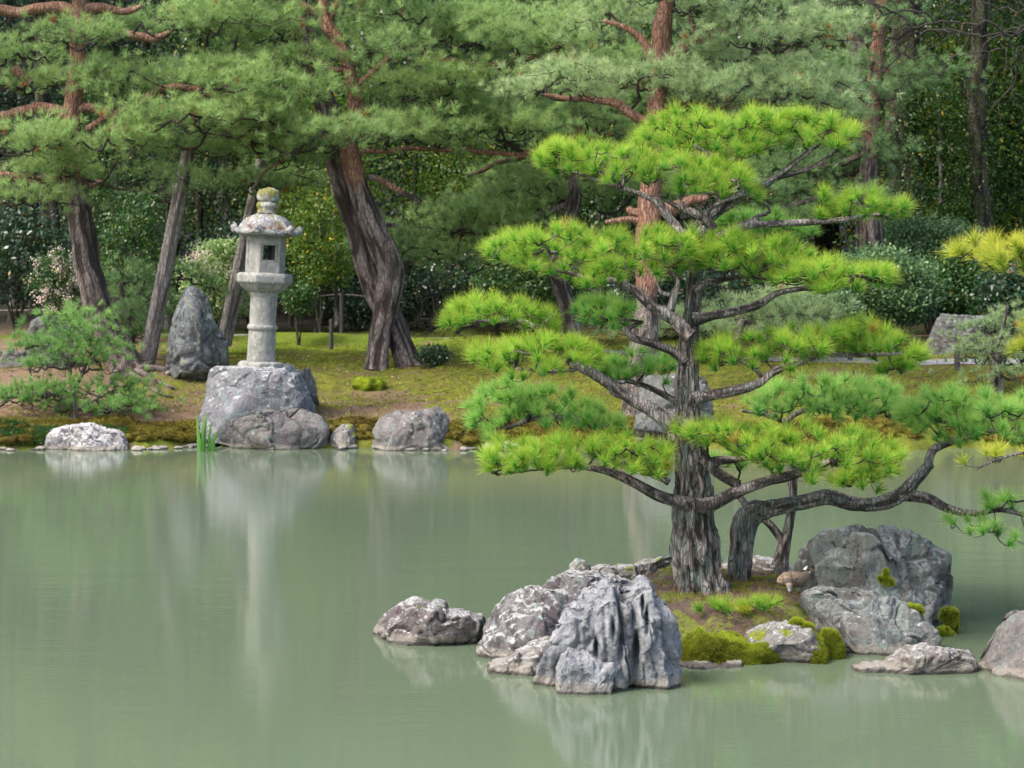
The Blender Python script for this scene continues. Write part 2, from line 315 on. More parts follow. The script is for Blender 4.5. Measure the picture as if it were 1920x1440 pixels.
def roofstone_mat(nm, dark, moss_at):
    m, nt, b = mat(nm); v = coords(nt); n1 = tnoise(nt, v, 8, 6, .6, .5); n2 = tnoise(nt, v, 16, 7, .7, .8); n3 = tnoise(nt, v, 70, 4, .7)
    c = mix(nt, ramp(nt, n1, [(.38, 0.), (.62, 1.)]), dark, (.27, .27, .26)); c = mix(nt, ramp(nt, n2, [(.53, 0.), (.57, .9)]), c, (.46, .48, .44))
    mo = math_(nt, 'ADD', tnoise(nt, v, 9, 4, .6), math_(nt, 'MULTIPLY', upness(nt), .06)); c = mix(nt, ramp(nt, mo, [(moss_at, 0.), (moss_at + .05, 1.)]), c, mix(nt, n3, (.05, .055, .008), (.24, .22, .04)))
    c = mix(nt, ramp(nt, n3, [(.35, .5), (.6, 0.)]), c, tuple(x * .4 for x in dark))
    nt.links.new(c, b.inputs['Base Color']); b.inputs['Roughness'].default_value = .9; bump(nt, b, math_(nt, 'ADD', n2, n3), .012); return m
M['granite'] = stone_mat(); M['roofstone'] = roofstone_mat('lichened lantern roof stone', (.15, .14, .15), .62); M['mossstone'] = roofstone_mat('mossy finial stone', (.22, .22, .18), .47)

def ground_mat():
    m, nt, b = mat('moss and bare soil'); v = coords(nt); vx = coords(nt, (1, 1.6, 1)); mo = attr(nt, 'moss'); dk = attr(nt, 'dark')
    n1 = tnoise(nt, vx, 1.1, 7, .62, .5); n2 = tnoise(nt, v, 6, 7, .68); n3 = tnoise(nt, v, 55, 5, .75); n4 = tnoise(nt, vx, 2.7, 6, .6, .4)
    soil = mix(nt, n2, (.125, .085, .055), (.27, .19, .125)); soil = mix(nt, ramp(nt, n3, [(.35, .6), (.6, 0.)]), soil, (.08, .05, .03)); soil = mix(nt, ramp(nt, n3, [(.70, 0.), (.74, .8)]), soil, (.5, .44, .36))
    ms = mix(nt, ramp(nt, n2, [(.32, 0.), (.66, 1.)]), (.06, .08, .012), (.22, .235, .03)); ms = mix(nt, ramp(nt, n4, [(.52, 0.), (.66, .8)]), ms, (.16, .105, .045)); ms = mix(nt, ramp(nt, n3, [(.35, .6), (.62, 0.)]), ms, (.05, .05, .01))
    ms = mix(nt, attr(nt, 'green'), ms, mix(nt, n2, (.05, .085, .01), (.16, .22, .02)))
    f = math_(nt, 'ADD', mo, math_(nt, 'MULTIPLY', math_(nt, 'SUBTRACT', n1, .5), 2.2)); f = math_(nt, 'ADD', f, math_(nt, 'MULTIPLY', math_(nt, 'SUBTRACT', n2, .5), .8))
    c = mix(nt, ramp(nt, f, [(.42, 0.), (.60, 1.)]), soil, ms)
    c = mix(nt, dk, c, mix(nt, n2, (.012, .010, .007), (.04, .032, .02)))  # dark woodland earth; shade under the canopy is painted in by the same mix
    nt.links.new(c, b.inputs['Base Color']); b.inputs['Roughness'].default_value = .95; b.inputs['Specular IOR Level'].default_value = .15
    bump(nt, b, math_(nt, 'ADD', n2, math_(nt, 'MULTIPLY', n3, .5)), .05); return m
M['ground'] = ground_mat()
def simple_mat(name, c1, c2, scale=20, rough=.8, bd=.005, detail=5):
    m, nt, b = mat(name); v = coords(nt); n = tnoise(nt, v, scale, detail, .65); nt.links.new(mix(nt, ramp(nt, n, [(.3, 0.), (.7, 1.)]), c1, c2), b.inputs['Base Color'])
    b.inputs['Roughness'].default_value = rough; bump(nt, b, n, bd); return m
M['gravel'] = simple_mat('grey gravel', (.11, .11, .115), (.30, .30, .31), 38, .9, .02)
M['soil'] = simple_mat('dark island soil', (.035, .024, .018), (.13, .085, .06), 26, .95, .02, 8)
M['post'] = simple_mat('dark post', (.02, .018, .02), (.05, .045, .045), 20, .7)
M['rope'] = simple_mat('grey rope', (.12, .10, .08), (.2, .17, .14), 60)
M['rust'] = simple_mat('rusty cable', (.09, .04, .03), (.15, .07, .05), 60)
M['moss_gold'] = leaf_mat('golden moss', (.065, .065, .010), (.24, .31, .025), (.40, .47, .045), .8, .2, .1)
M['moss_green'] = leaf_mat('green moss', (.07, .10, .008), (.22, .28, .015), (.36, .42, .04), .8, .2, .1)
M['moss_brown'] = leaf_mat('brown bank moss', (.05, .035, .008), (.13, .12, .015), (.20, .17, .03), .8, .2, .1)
M['litter'] = leaf_mat('dry needle litter', (.10, .05, .03), (.30, .17, .10), None, .8, .1, .1)
def water_mat():
    m, nt, b = mat('milky green pond water'); v = coords(nt, (1.0, 4.5, 1)); v2 = coords(nt, (.35, 1.2, 1)); v3 = coords(nt, (.06, .10, 1))
    n1 = tnoise(nt, v, 5.0, 4, .6); n2 = tnoise(nt, v2, 2.0, 3, .5); amp = ramp(nt, tnoise(nt, v3, 2.0, 2, .5), [(.35, .45), (.65, 1.)])
    b.inputs['Base Color'].default_value = (.088, .118, .075, 1); b.inputs['Roughness'].default_value = .025; b.inputs['IOR'].default_value = 1.33
    h = math_(nt, 'MULTIPLY', math_(nt, 'ADD', math_(nt, 'MULTIPLY', n1, .42), n2), amp); bump(nt, b, h, .0029, 1.0); return m
M['water'] = water_mat()
# ------------------------------------------------------------------ terrain
def shore(X): return 29.5 + .22 * np.sin(X * 1.3) + .15 * np.sin(X * 3.1 + 1) - .35 / (1 + np.exp(-(X - 2.5) * 2))
def path_y(X): return 40.6 - 6.3 / (1 + np.exp(-(X - .9) * .75))
TP = np.array([(-8, -1.2), (-3, -.8), (-.3, -.15), (0, -.02), (.12, .12), (.45, .25), (2.2, .56), (4.0, .88), (6, .97), (9, 1.05), (16, 1.30), (26, 1.6), (34, 2.4), (70, 14), (120, 30)])
def terr(X, Y):
    X = np.asarray(X, float); Y = np.asarray(Y, float); t = Y - shore(X); h = np.interp(t, TP[:, 0], TP[:, 1]); q = np.stack([X, Y, 0 * X], -1).reshape(-1, 3)
    w_ = np.clip(t / .6, 0, 1); flat = np.clip(np.abs(Y - path_y(X)) / .9 - .4, 0, 1)
    n = (.075 * fbm(q, .9, 3, 3) + .018 * fbm(q, 5, 5, 3)).reshape(X.shape); lip = (.10 * np.clip(noise(q, 2.2, 8), 0, 1)).reshape(X.shape) * np.exp(-((t - .5) / .4) ** 2)
    return h + n * w_ * flat + lip + (.13 * np.exp(-((Y - path_y(X) + 1.0) / .45) ** 2) / (1 + np.exp((X - 1.2) * 3)))
xs = np.concatenate([np.arange(-90, -9, 3.), np.arange(-9, 9.01, .06), np.arange(12, 91, 3.)]); ys = np.concatenate([np.arange(24, 28.6, .8), np.arange(28.6, 40, .06), np.arange(40, 50, .2), np.arange(51, 150, 2.5)])
GX, GY = np.meshgrid(xs, ys); GZ = terr(GX, GY); nx = len(xs)
i = np.arange(len(ys) - 1)[:, None] * nx; j = np.arange(nx - 1)[None]; Q = np.stack([i + j, i + j + 1, i + nx + j + 1, i + nx + j], -1).reshape(-1, 4)
T = GY - shore(GX); PX = GX / GY * F + CX
moss = np.where(PX < 400, .02 + .9 * np.exp(-((T - .25) / .45) ** 2), .80 - .5 * np.exp(-((PX - 700) / 230) ** 2) * np.exp(-((T - 1.5) / 1.1) ** 2))
moss = np.where((PX < 400) & (PX > 230), np.maximum(moss, .62 * np.exp(-((T - 2.9) / .8) ** 2)), moss); moss = np.where(T > 5, .75, moss); moss = np.where((T > 4.3) & (PX < 300), .35, moss)
green = np.clip((T - 4.5) / 3, 0, .85) * (PX < 900) + .5 * np.exp(-((T - .3) / .3) ** 2); dark = np.clip((T - 9.5) / 5, 0, 1)  # dark mask: canopy shade painted into the ground colour, growing inland
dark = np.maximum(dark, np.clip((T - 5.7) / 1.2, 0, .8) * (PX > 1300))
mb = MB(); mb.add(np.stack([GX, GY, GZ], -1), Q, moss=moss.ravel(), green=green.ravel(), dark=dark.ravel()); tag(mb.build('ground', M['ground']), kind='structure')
mb = MB(); mb.add([(-120, -40, 0), (120, -40, 0), (120, 31.5, 0), (-120, 31.5, 0)], [[0, 1, 2, 3]]); tag(mb.build('water', M['water']), kind='structure')
px_ = np.arange(-14, 14, .15); L = []
for k in np.linspace(-.45, .45, 8):
    yy = path_y(px_) + k + .05 * np.sin(px_ * 5 + k); L.append(np.stack([px_, yy, terr(px_, yy) + .012], -1))
V = np.stack(L, 1).reshape(-1, 3); i = np.arange(len(px_) - 1)[:, None] * 8; j = np.arange(7)[None]
mb = MB(); mb.add(V, np.stack([i + j, i + 8 + j, i + 9 + j, i + j + 1], -1).reshape(-1, 4)); tag(mb.build('path', M['gravel']), kind='structure')
def tz(x, y): return float(terr(np.array([x]), np.array([y]))[0])
def onland(px, py):
    """first ground point seen through a photo pixel: only used to find where a thing stands"""
    Y = np.arange(29, 60, .05); X = (px - CX) / F * Y; z = HC - (py - HY) / F * Y; k = np.argmax(terr(X, Y) > z); return Y[k]
# ------------------------------------------------------------------ rocks
def polar(outline, cx, cz, th):
    o = np.asarray(outline); a = o; b = np.roll(o, -1, 0); r = np.zeros(len(th)); dx, dz = np.cos(th), np.sin(th)
    for p, q in zip(a, b):
        ex, ez = q - p; wx, wz = p[0] - cx, p[1] - cz; den = dx * ez - dz * ex; den = np.where(np.abs(den) < 1e-9, 1e-9, den)
        t = (wx * ez - wz * ex) / den; u = (wx * dz - wz * dx) / den; r = np.where((u >= -1e-6) & (u <= 1 + 1e-6) & (t > r), t, r)
    return r
def rock_geo(outline, Y, depth, sub=6, seed=0, rough=.05, facets=10, box=.6, crack=.03, karst=0, holes=(), base=-.12, lean=0, strata=0.0, keepz=None):
    o = np.array([P(a, b, Y)[[0, 2]] for a, b in outline]); zlow = o[:, 1].min()
    o[o[:, 1] < zlow + .06, 1] += base
    cx, cz = (o[:, 0].min() + o[:, 0].max()) / 2, (o[:, 1].min() * .55 + o[:, 1].max() * .45); W = o[:, 0].max() - o[:, 0].min(); Hh = o[:, 1].max() - o[:, 1].min(); sz = (W + Hh) / 2
    S, Fc = ico(sub); th = np.arctan2(S[:, 2], S[:, 0]); rho = np.sqrt(S[:, 0] ** 2 + S[:, 2] ** 2); r = polar(o, cx, cz, th)
    R = r * rho ** box; V = np.stack([cx + R * np.cos(th), Y + depth / 2 * np.sign(S[:, 1]) * np.abs(S[:, 1]) ** box, cz + R * np.sin(th)], 1)
    rg = rng_(seed); ctr = np.array([cx, Y, cz])
    for _ in range(facets):
        n = norm(rg.normal(size=3) * (1, 1.3, .9)); 
        if n[1] > .3: n[1] *= -1
        dd = (V - ctr) @ n; lim = np.quantile(dd, rg.uniform(.80, .95)); V -= np.maximum(dd - lim, 0)[:, None] * n * .93
    N = vnorm(V, Fc); k = 1 / sz
    d = rough * sz * (fbm(V, 2.6 * k, seed, 5, .5)); f1, f2, idv = cells(V + .12 * sz * np.stack([noise(V, 3 * k, seed + q) for q in range(3)], 1), (3.2 * k, 3.2 * k, 2.0 * k), seed)
    d += (idv - .5) * rough * sz * .7 - crack * sz * np.exp(-((f2 - f1) / .045) ** 2) + .012 * sz * fbm(V, 14 * k, seed + 3, 3, .6)
    if strata: tl = V @ np.array([.35, .2, 1.]); d += strata * sz * (np.abs(((tl * 9 * k + .5 * noise(V, 4 * k, 5)) % 1) - .5) - .25)
    if karst:                             # rain-cut flutes: mostly sideways displacement so crests stay vertical
        dk = np.zeros(len(V)); hz = np.clip((V[:, 2] - V[:, 2].min()) / Hh, 0, 1); xf = (V[:, 0] - cx) / W / (1.08 - .5 * hz)
        Wv = np.stack([xf * W, V[:, 1] * .5, V[:, 2]], 1) + .05 * sz * np.stack([noise(V, (5 * k, 5 * k, 3 * k), seed + 40 + q) for q in range(3)], 1)
        for fx, am, wd in ((4.5, 1.5, .13), (8.0, .9, .16), (14, .5, .22), (26, .2, .3)):
            g = noise(Wv, (fx * k, fx * .5 * k, fx * .17 * k), seed + int(fx)); dk -= karst * sz * am * np.exp(-np.abs(g / wd) ** 1.2)
        ph = 6.0 * xf + 1.0 * noise(V, (2.6 * k, 2.6 * k, 1.6 * k), seed + 61) + .25 * noise(V, 9 * k, seed + 62); gate = np.clip(.6 + .6 * noise(V, (5 * k, 5 * k, 2 * k), seed + 63), .15, 1)
        dk -= karst * sz * .7 * np.abs(np.sin(math.pi * ph)) * gate; dk += karst * sz * .3 * noise(V, (9 * k, 9 * k, 5 * k), seed + 77) - karst * sz * .35 * np.exp(-(noise(V, (12 * k, 12 * k, 9 * k), seed + 79) / .25) ** 2) * (noise(V, 4 * k, seed + 80) > .1)
        Nk = norm(np.stack([V[:, 0] - cx, (V[:, 1] - Y) * 1.6, (V[:, 2] - cz) * .22], 1)); V = V + Nk * (dk * np.clip(hz * 4 + .15, 0, 1))[:, None]
    V = V + N * d[:, None]
    for _ in range(2):                    # keep the outline the photo shows after faceting
        ta = np.arctan2(V[:, 2] - cz, V[:, 0] - cx); ra = np.hypot(V[:, 2] - cz, V[:, 0] - cx); nb_ = 90; bi = ((ta + math.pi) / (2 * math.pi) * nb_).astype(int) % nb_
        mx_ = np.zeros(nb_); np.maximum.at(mx_, bi, ra); bc = (np.arange(nb_) + .5) / nb_ * 2 * math.pi - math.pi; tr_ = polar(o, cx, cz, bc); ratio = np.clip(tr_ / np.maximum(mx_, 1e-3), .7, 1.6)
        ratio = (np.roll(ratio, 1) + ratio * 2 + np.roll(ratio, -1)) / 4; xi = (ta + math.pi) / (2 * math.pi) * nb_ - .5; i0 = np.floor(xi).astype(int); fr_ = xi - i0; sc = ratio[i0 % nb_] * (1 - fr_) + ratio[(i0 + 1) % nb_] * fr_
        V[:, 0] = cx + (V[:, 0] - cx) * sc; V[:, 2] = cz + (V[:, 2] - cz) * sc
    for hx, hy, hr, hd in holes:
        c = P(hx, hy, Y - depth * .4); q = ((V[:, 0] - c[0]) / (hr / F * Y * .55)) ** 2 + ((V[:, 2] - c[2]) / (hr / F * Y * 3.0)) ** 2
        V[:, 1] += hd * np.exp(-q) * (V[:, 1] < Y)
    return V, Fc
def rock(name, label, cat, outline, Y, depth, m, group=None, sub=6, parent=None, **k):
    V, Fc = rock_geo(outline, Y, depth, sub, **k); mb = MB(); c = np.array([V[:, 0].mean(), Y, V[:, 2].min()])
    if parent: mb.add(V, Fc); return attach(mb.build(name, m), parent)
    mb.add(V - c, Fc); return tag(mb.build(name, m, loc=c), label, cat, group)
IG = 'rocks of the pine islet'
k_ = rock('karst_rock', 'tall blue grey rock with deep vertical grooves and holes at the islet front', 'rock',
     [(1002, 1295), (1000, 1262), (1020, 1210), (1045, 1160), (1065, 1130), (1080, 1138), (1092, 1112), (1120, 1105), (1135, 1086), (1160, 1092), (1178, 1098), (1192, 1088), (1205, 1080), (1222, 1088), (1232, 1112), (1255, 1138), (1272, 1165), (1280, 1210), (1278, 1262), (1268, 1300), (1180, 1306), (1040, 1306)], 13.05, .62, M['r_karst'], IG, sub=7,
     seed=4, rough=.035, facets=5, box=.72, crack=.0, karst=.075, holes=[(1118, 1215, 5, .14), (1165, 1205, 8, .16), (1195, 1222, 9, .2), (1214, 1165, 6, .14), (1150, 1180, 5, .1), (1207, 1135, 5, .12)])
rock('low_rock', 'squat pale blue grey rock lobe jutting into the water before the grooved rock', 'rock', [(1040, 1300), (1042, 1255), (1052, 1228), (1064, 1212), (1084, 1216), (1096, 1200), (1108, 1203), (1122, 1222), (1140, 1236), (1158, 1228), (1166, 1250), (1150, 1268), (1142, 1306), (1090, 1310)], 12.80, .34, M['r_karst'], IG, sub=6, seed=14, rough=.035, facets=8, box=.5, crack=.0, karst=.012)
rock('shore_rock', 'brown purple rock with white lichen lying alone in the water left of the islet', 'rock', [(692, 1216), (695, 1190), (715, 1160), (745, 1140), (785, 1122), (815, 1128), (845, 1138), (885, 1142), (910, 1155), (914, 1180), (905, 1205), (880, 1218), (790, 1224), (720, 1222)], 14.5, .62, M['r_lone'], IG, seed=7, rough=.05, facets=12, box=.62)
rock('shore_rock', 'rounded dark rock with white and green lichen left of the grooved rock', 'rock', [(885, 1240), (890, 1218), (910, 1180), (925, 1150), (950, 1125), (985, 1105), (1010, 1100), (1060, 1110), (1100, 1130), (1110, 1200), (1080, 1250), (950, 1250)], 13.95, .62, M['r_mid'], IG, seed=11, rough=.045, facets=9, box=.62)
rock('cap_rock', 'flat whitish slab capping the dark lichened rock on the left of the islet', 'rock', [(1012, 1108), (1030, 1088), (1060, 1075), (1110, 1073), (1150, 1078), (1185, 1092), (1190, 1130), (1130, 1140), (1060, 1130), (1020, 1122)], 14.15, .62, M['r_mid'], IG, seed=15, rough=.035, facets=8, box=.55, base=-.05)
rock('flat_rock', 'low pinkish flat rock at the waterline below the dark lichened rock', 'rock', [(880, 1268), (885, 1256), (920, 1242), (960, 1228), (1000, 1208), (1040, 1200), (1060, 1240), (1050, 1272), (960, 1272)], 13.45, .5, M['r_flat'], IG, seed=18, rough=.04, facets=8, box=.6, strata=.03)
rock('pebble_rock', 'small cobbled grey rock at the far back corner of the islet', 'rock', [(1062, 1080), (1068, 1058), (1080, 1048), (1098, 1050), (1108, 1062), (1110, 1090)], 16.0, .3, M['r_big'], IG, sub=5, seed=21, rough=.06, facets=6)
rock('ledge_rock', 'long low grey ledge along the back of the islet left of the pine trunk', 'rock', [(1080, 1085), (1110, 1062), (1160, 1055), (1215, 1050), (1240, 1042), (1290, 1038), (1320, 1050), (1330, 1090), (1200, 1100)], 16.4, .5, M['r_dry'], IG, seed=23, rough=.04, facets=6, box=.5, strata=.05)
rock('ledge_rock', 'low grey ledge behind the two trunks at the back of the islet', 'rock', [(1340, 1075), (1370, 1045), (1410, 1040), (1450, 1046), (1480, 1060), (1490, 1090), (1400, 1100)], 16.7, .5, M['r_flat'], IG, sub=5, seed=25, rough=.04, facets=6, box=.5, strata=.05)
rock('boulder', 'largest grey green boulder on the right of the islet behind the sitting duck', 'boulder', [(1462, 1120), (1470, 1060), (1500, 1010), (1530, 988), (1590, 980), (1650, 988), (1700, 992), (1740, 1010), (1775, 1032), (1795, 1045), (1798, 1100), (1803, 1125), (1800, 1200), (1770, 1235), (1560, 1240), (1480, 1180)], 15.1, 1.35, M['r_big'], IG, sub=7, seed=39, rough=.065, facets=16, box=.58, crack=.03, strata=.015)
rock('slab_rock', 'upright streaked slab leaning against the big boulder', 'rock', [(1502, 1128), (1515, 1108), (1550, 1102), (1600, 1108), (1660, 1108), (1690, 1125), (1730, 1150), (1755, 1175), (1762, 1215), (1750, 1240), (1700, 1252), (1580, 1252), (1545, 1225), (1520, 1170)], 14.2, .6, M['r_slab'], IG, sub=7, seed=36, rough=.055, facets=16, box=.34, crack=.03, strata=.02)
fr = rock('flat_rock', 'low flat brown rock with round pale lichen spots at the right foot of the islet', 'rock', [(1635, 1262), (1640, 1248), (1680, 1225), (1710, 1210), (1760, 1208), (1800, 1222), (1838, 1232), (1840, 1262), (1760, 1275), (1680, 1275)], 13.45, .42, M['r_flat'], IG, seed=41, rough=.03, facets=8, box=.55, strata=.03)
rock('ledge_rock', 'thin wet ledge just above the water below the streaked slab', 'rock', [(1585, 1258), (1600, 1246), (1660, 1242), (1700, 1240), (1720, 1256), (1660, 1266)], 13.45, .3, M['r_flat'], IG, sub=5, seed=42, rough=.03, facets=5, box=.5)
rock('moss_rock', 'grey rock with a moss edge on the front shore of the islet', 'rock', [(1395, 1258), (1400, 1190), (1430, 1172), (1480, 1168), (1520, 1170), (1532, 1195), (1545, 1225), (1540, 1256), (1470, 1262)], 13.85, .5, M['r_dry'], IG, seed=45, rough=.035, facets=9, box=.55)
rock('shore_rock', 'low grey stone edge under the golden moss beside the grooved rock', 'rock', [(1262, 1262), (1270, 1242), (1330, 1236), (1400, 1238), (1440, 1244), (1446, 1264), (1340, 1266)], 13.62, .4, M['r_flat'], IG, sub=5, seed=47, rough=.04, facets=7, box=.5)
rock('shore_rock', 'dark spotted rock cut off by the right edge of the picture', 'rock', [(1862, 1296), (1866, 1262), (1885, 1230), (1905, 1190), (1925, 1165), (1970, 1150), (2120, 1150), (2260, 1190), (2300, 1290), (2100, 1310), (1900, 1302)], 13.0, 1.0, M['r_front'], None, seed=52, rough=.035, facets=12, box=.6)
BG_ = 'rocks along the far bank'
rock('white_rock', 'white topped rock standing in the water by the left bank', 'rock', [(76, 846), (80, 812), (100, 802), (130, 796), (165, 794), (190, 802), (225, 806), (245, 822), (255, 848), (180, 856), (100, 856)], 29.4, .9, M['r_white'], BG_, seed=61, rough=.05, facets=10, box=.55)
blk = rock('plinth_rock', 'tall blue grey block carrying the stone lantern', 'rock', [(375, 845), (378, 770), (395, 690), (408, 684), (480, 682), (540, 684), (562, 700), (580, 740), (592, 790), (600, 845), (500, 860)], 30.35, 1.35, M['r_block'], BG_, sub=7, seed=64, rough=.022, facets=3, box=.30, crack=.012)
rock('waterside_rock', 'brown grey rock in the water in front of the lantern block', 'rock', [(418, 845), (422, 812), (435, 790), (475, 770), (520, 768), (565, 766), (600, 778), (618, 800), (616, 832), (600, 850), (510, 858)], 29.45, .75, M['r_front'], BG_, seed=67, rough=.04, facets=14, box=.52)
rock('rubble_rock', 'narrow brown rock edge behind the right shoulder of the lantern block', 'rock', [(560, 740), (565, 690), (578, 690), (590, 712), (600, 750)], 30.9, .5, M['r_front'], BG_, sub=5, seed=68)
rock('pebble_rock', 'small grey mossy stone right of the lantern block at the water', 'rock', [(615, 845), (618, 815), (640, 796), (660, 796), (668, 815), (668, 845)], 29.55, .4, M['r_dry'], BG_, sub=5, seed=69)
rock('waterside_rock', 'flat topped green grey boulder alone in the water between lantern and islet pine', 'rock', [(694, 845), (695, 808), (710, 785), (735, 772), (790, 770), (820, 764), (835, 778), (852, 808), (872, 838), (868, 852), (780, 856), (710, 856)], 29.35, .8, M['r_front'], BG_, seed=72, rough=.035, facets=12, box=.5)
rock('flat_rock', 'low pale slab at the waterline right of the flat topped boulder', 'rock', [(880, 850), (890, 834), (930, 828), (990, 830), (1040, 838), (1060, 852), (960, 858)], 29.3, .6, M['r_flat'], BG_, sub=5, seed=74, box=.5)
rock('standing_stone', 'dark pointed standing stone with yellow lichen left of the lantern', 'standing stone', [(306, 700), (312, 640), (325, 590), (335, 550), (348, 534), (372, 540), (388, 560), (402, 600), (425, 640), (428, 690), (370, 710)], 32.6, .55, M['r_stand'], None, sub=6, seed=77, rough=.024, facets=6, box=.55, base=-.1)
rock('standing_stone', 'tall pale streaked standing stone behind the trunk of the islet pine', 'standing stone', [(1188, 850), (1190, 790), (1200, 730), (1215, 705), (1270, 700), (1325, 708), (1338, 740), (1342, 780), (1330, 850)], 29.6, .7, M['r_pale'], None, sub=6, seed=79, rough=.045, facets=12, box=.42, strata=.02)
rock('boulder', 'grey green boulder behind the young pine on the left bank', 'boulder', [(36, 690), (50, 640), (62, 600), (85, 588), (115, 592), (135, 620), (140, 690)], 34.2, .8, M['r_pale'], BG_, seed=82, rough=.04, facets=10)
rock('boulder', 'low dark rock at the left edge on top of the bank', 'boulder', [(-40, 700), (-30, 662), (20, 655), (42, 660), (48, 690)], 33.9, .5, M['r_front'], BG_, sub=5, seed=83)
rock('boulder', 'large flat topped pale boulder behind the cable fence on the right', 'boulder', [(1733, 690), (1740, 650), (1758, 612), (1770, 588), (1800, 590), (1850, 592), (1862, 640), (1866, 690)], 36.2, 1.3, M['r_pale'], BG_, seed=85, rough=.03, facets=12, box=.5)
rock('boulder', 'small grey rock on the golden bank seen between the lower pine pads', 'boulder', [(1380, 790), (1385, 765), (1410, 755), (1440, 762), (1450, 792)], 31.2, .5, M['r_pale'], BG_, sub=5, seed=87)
# pebbles on the waterline
protos = []
for s in range(4):
    S, Fc = ico(3); V = S * (1, .8, .55); V += norm(S) * (.18 * fbm(V, 1.6, 90 + s, 3))[:, None]; mb = MB(); mb.add(V, Fc); protos.append(mb.mesh('pebble', M['r_flat'] if s % 2 else M['r_white']))
rg = rng_(5)
for q in range(60):
    px = rg.uniform(-20, 420) if q < 44 else rg.uniform(640, 900); Yp = shore((px - CX) / F * 29.4) - rg.uniform(-.06, .16); x = (px - CX) / F * Yp; s = rg.uniform(.025, .075)
    o = bpy.data.objects.new('pebble', protos[q % 4]); COL.objects.link(o); o.location = (x, Yp, s * .2); o.scale = (s * rg.uniform(1, 1.6), s, s); o.rotation_euler = (0, 0, rg.uniform(0, 6))
    tag(o, 'small pebble lying at the waterline of the far bank', 'pebble', 'pebbles along the waterline')
# ------------------------------------------------------------------ foliage
def needles(mb, pos, axis, L, n, width, rg, spread=(15, 80), stem=.35, odd=0.0, tint=None, lift=.12):
    Tn = len(pos); ax = norm(axis); e = norm(rg.normal(size=(Tn, n, 3))); a3 = ax[:, None, :]; e = norm(e - a3 * (e * a3).sum(-1, keepdims=True))
    ph = np.radians(rg.uniform(*spread, (Tn, n, 1))); d = norm(a3 * np.cos(ph) + e * np.sin(ph) + np.array([0, 0, lift])); ln = (L if np.ndim(L) == 0 else L[:, None]) * rg.uniform(.75, 1.1, (Tn, n))
    b = pos[:, None] + a3 * (rg.uniform(0, 1, (Tn, n, 1)) * stem * (L if np.ndim(L) == 0 else L[:, None, None])); wv = norm(np.cross(d, rg.normal(size=(Tn, n, 3)))) * width * .5; t = b + d * ln[..., None]
    V = np.stack([b - wv, b + wv, t], 2).reshape(-1, 3); Fc = np.arange(Tn * n * 3).reshape(-1, 3)
    ti = (rg.beta(2, 2, Tn) if tint is None else tint); ti = np.clip(ti[:, None] + rg.normal(0, .12, (Tn, n)), 0, 1); ti = np.repeat(ti.ravel(), 3)
    tp = np.tile([0, 0, 1.], Tn * n); od = np.repeat((rg.random(Tn) < odd).astype(float), n * 3); mb.add(V, Fc, tint=ti, tip=tp, odd=od)
def pad_points(top, bot, Y0, dY, n, rg, hollow=.0):
    top = np.array(sorted(top), float); bot = np.array(sorted(bot), float); x0, x1 = max(top[0, 0], bot[0, 0] - 15), min(top[-1, 0], bot[-1, 0] + 15)
    x = rg.uniform(x0, x1, n * 3); th = np.interp(x, bot[:, 0], bot[:, 1]) - np.interp(x, top[:, 0], top[:, 1]); keep = rg.random(len(x)) < np.clip(th / th.max() + .25, 0, 1); x = x[keep][:n]; th = th[keep][:n]
    u = (x - (x0 + x1) / 2) / ((x1 - x0) / 2); dm = np.sqrt(np.maximum(1 - .85 * np.abs(u) ** 2.5, .05)); d = rg.uniform(-1, 1, len(x)) * dm
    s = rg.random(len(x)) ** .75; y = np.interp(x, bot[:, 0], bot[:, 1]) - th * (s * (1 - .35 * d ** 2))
    pts = np.stack([(x - CX) / F * Y0, Y0 + d * dY, HC - (y - HY) / F * Y0], 1); pts[:, 2] += noise(pts, 4.0, 3) * .03
    ctr = P((x0 + x1) / 2, bot[:, 1].mean(), Y0); ax = pts - ctr; ax[:, 2] = 0; ax = norm(ax) * (.25 + .6 * np.minimum(1, np.abs(u))[:, None]); ax[:, 2] = .55 + .6 * s; ax += rg.normal(0, .22, ax.shape)
    return pts, ax, s
def twigs(mb, pts, src, rg, r0=.0022, rmax=.02, sag=.25, seg=5, kpath=.35, **at):
    """nearest-neighbour growth from the branch line src to every tuft, pipe-model radii"""
    src = np.asarray(src)[:, :3]; n = len(pts); allp = np.vstack([src, pts]); ns = len(src); cost = np.full(n, 1e9); par = np.zeros(n, int); plen = np.zeros(n + ns); done = np.zeros(n, bool)
    for k in range(ns):
        d = np.linalg.norm(pts - src[k], axis=1); b = d < cost; cost[b] = d[b]; par[b] = k
    order = []
    for _ in range(n):
        c = np.where(done, 1e9, cost); k = int(np.argmin(c)); done[k] = True; order.append(k); plen[ns + k] = plen[par[k]] + np.linalg.norm(pts[k] - allp[par[k]])
        d = np.linalg.norm(pts - pts[k], axis=1) * 1.0 + kpath * plen[ns + k] * .3; b = (~done) & (d < cost); cost[b] = d[b]; par[b] = ns + k
    cnt = np.ones(n)
    for k in reversed(order):
        if par[k] >= ns: cnt[par[k] - ns] += cnt[k]
    for k in range(n):
        a = allp[par[k]]; b = pts[k]; l = np.linalg.norm(b - a); ra = min(rmax, r0 * cnt[k] ** .5 * 1.15); rb = min(rmax, r0 * max(cnt[k] - 1, 1) ** .5)
        m = (a + b) / 2 + rg.normal(0, .06, 3) * l; m[2] -= sag * l * .5
        tube(mb, np.array([[*a, ra], [*m, (ra + rb) / 2], [*b, rb]]), seg, max(l / 4, .02), 0, **at)
FGY = 14.75
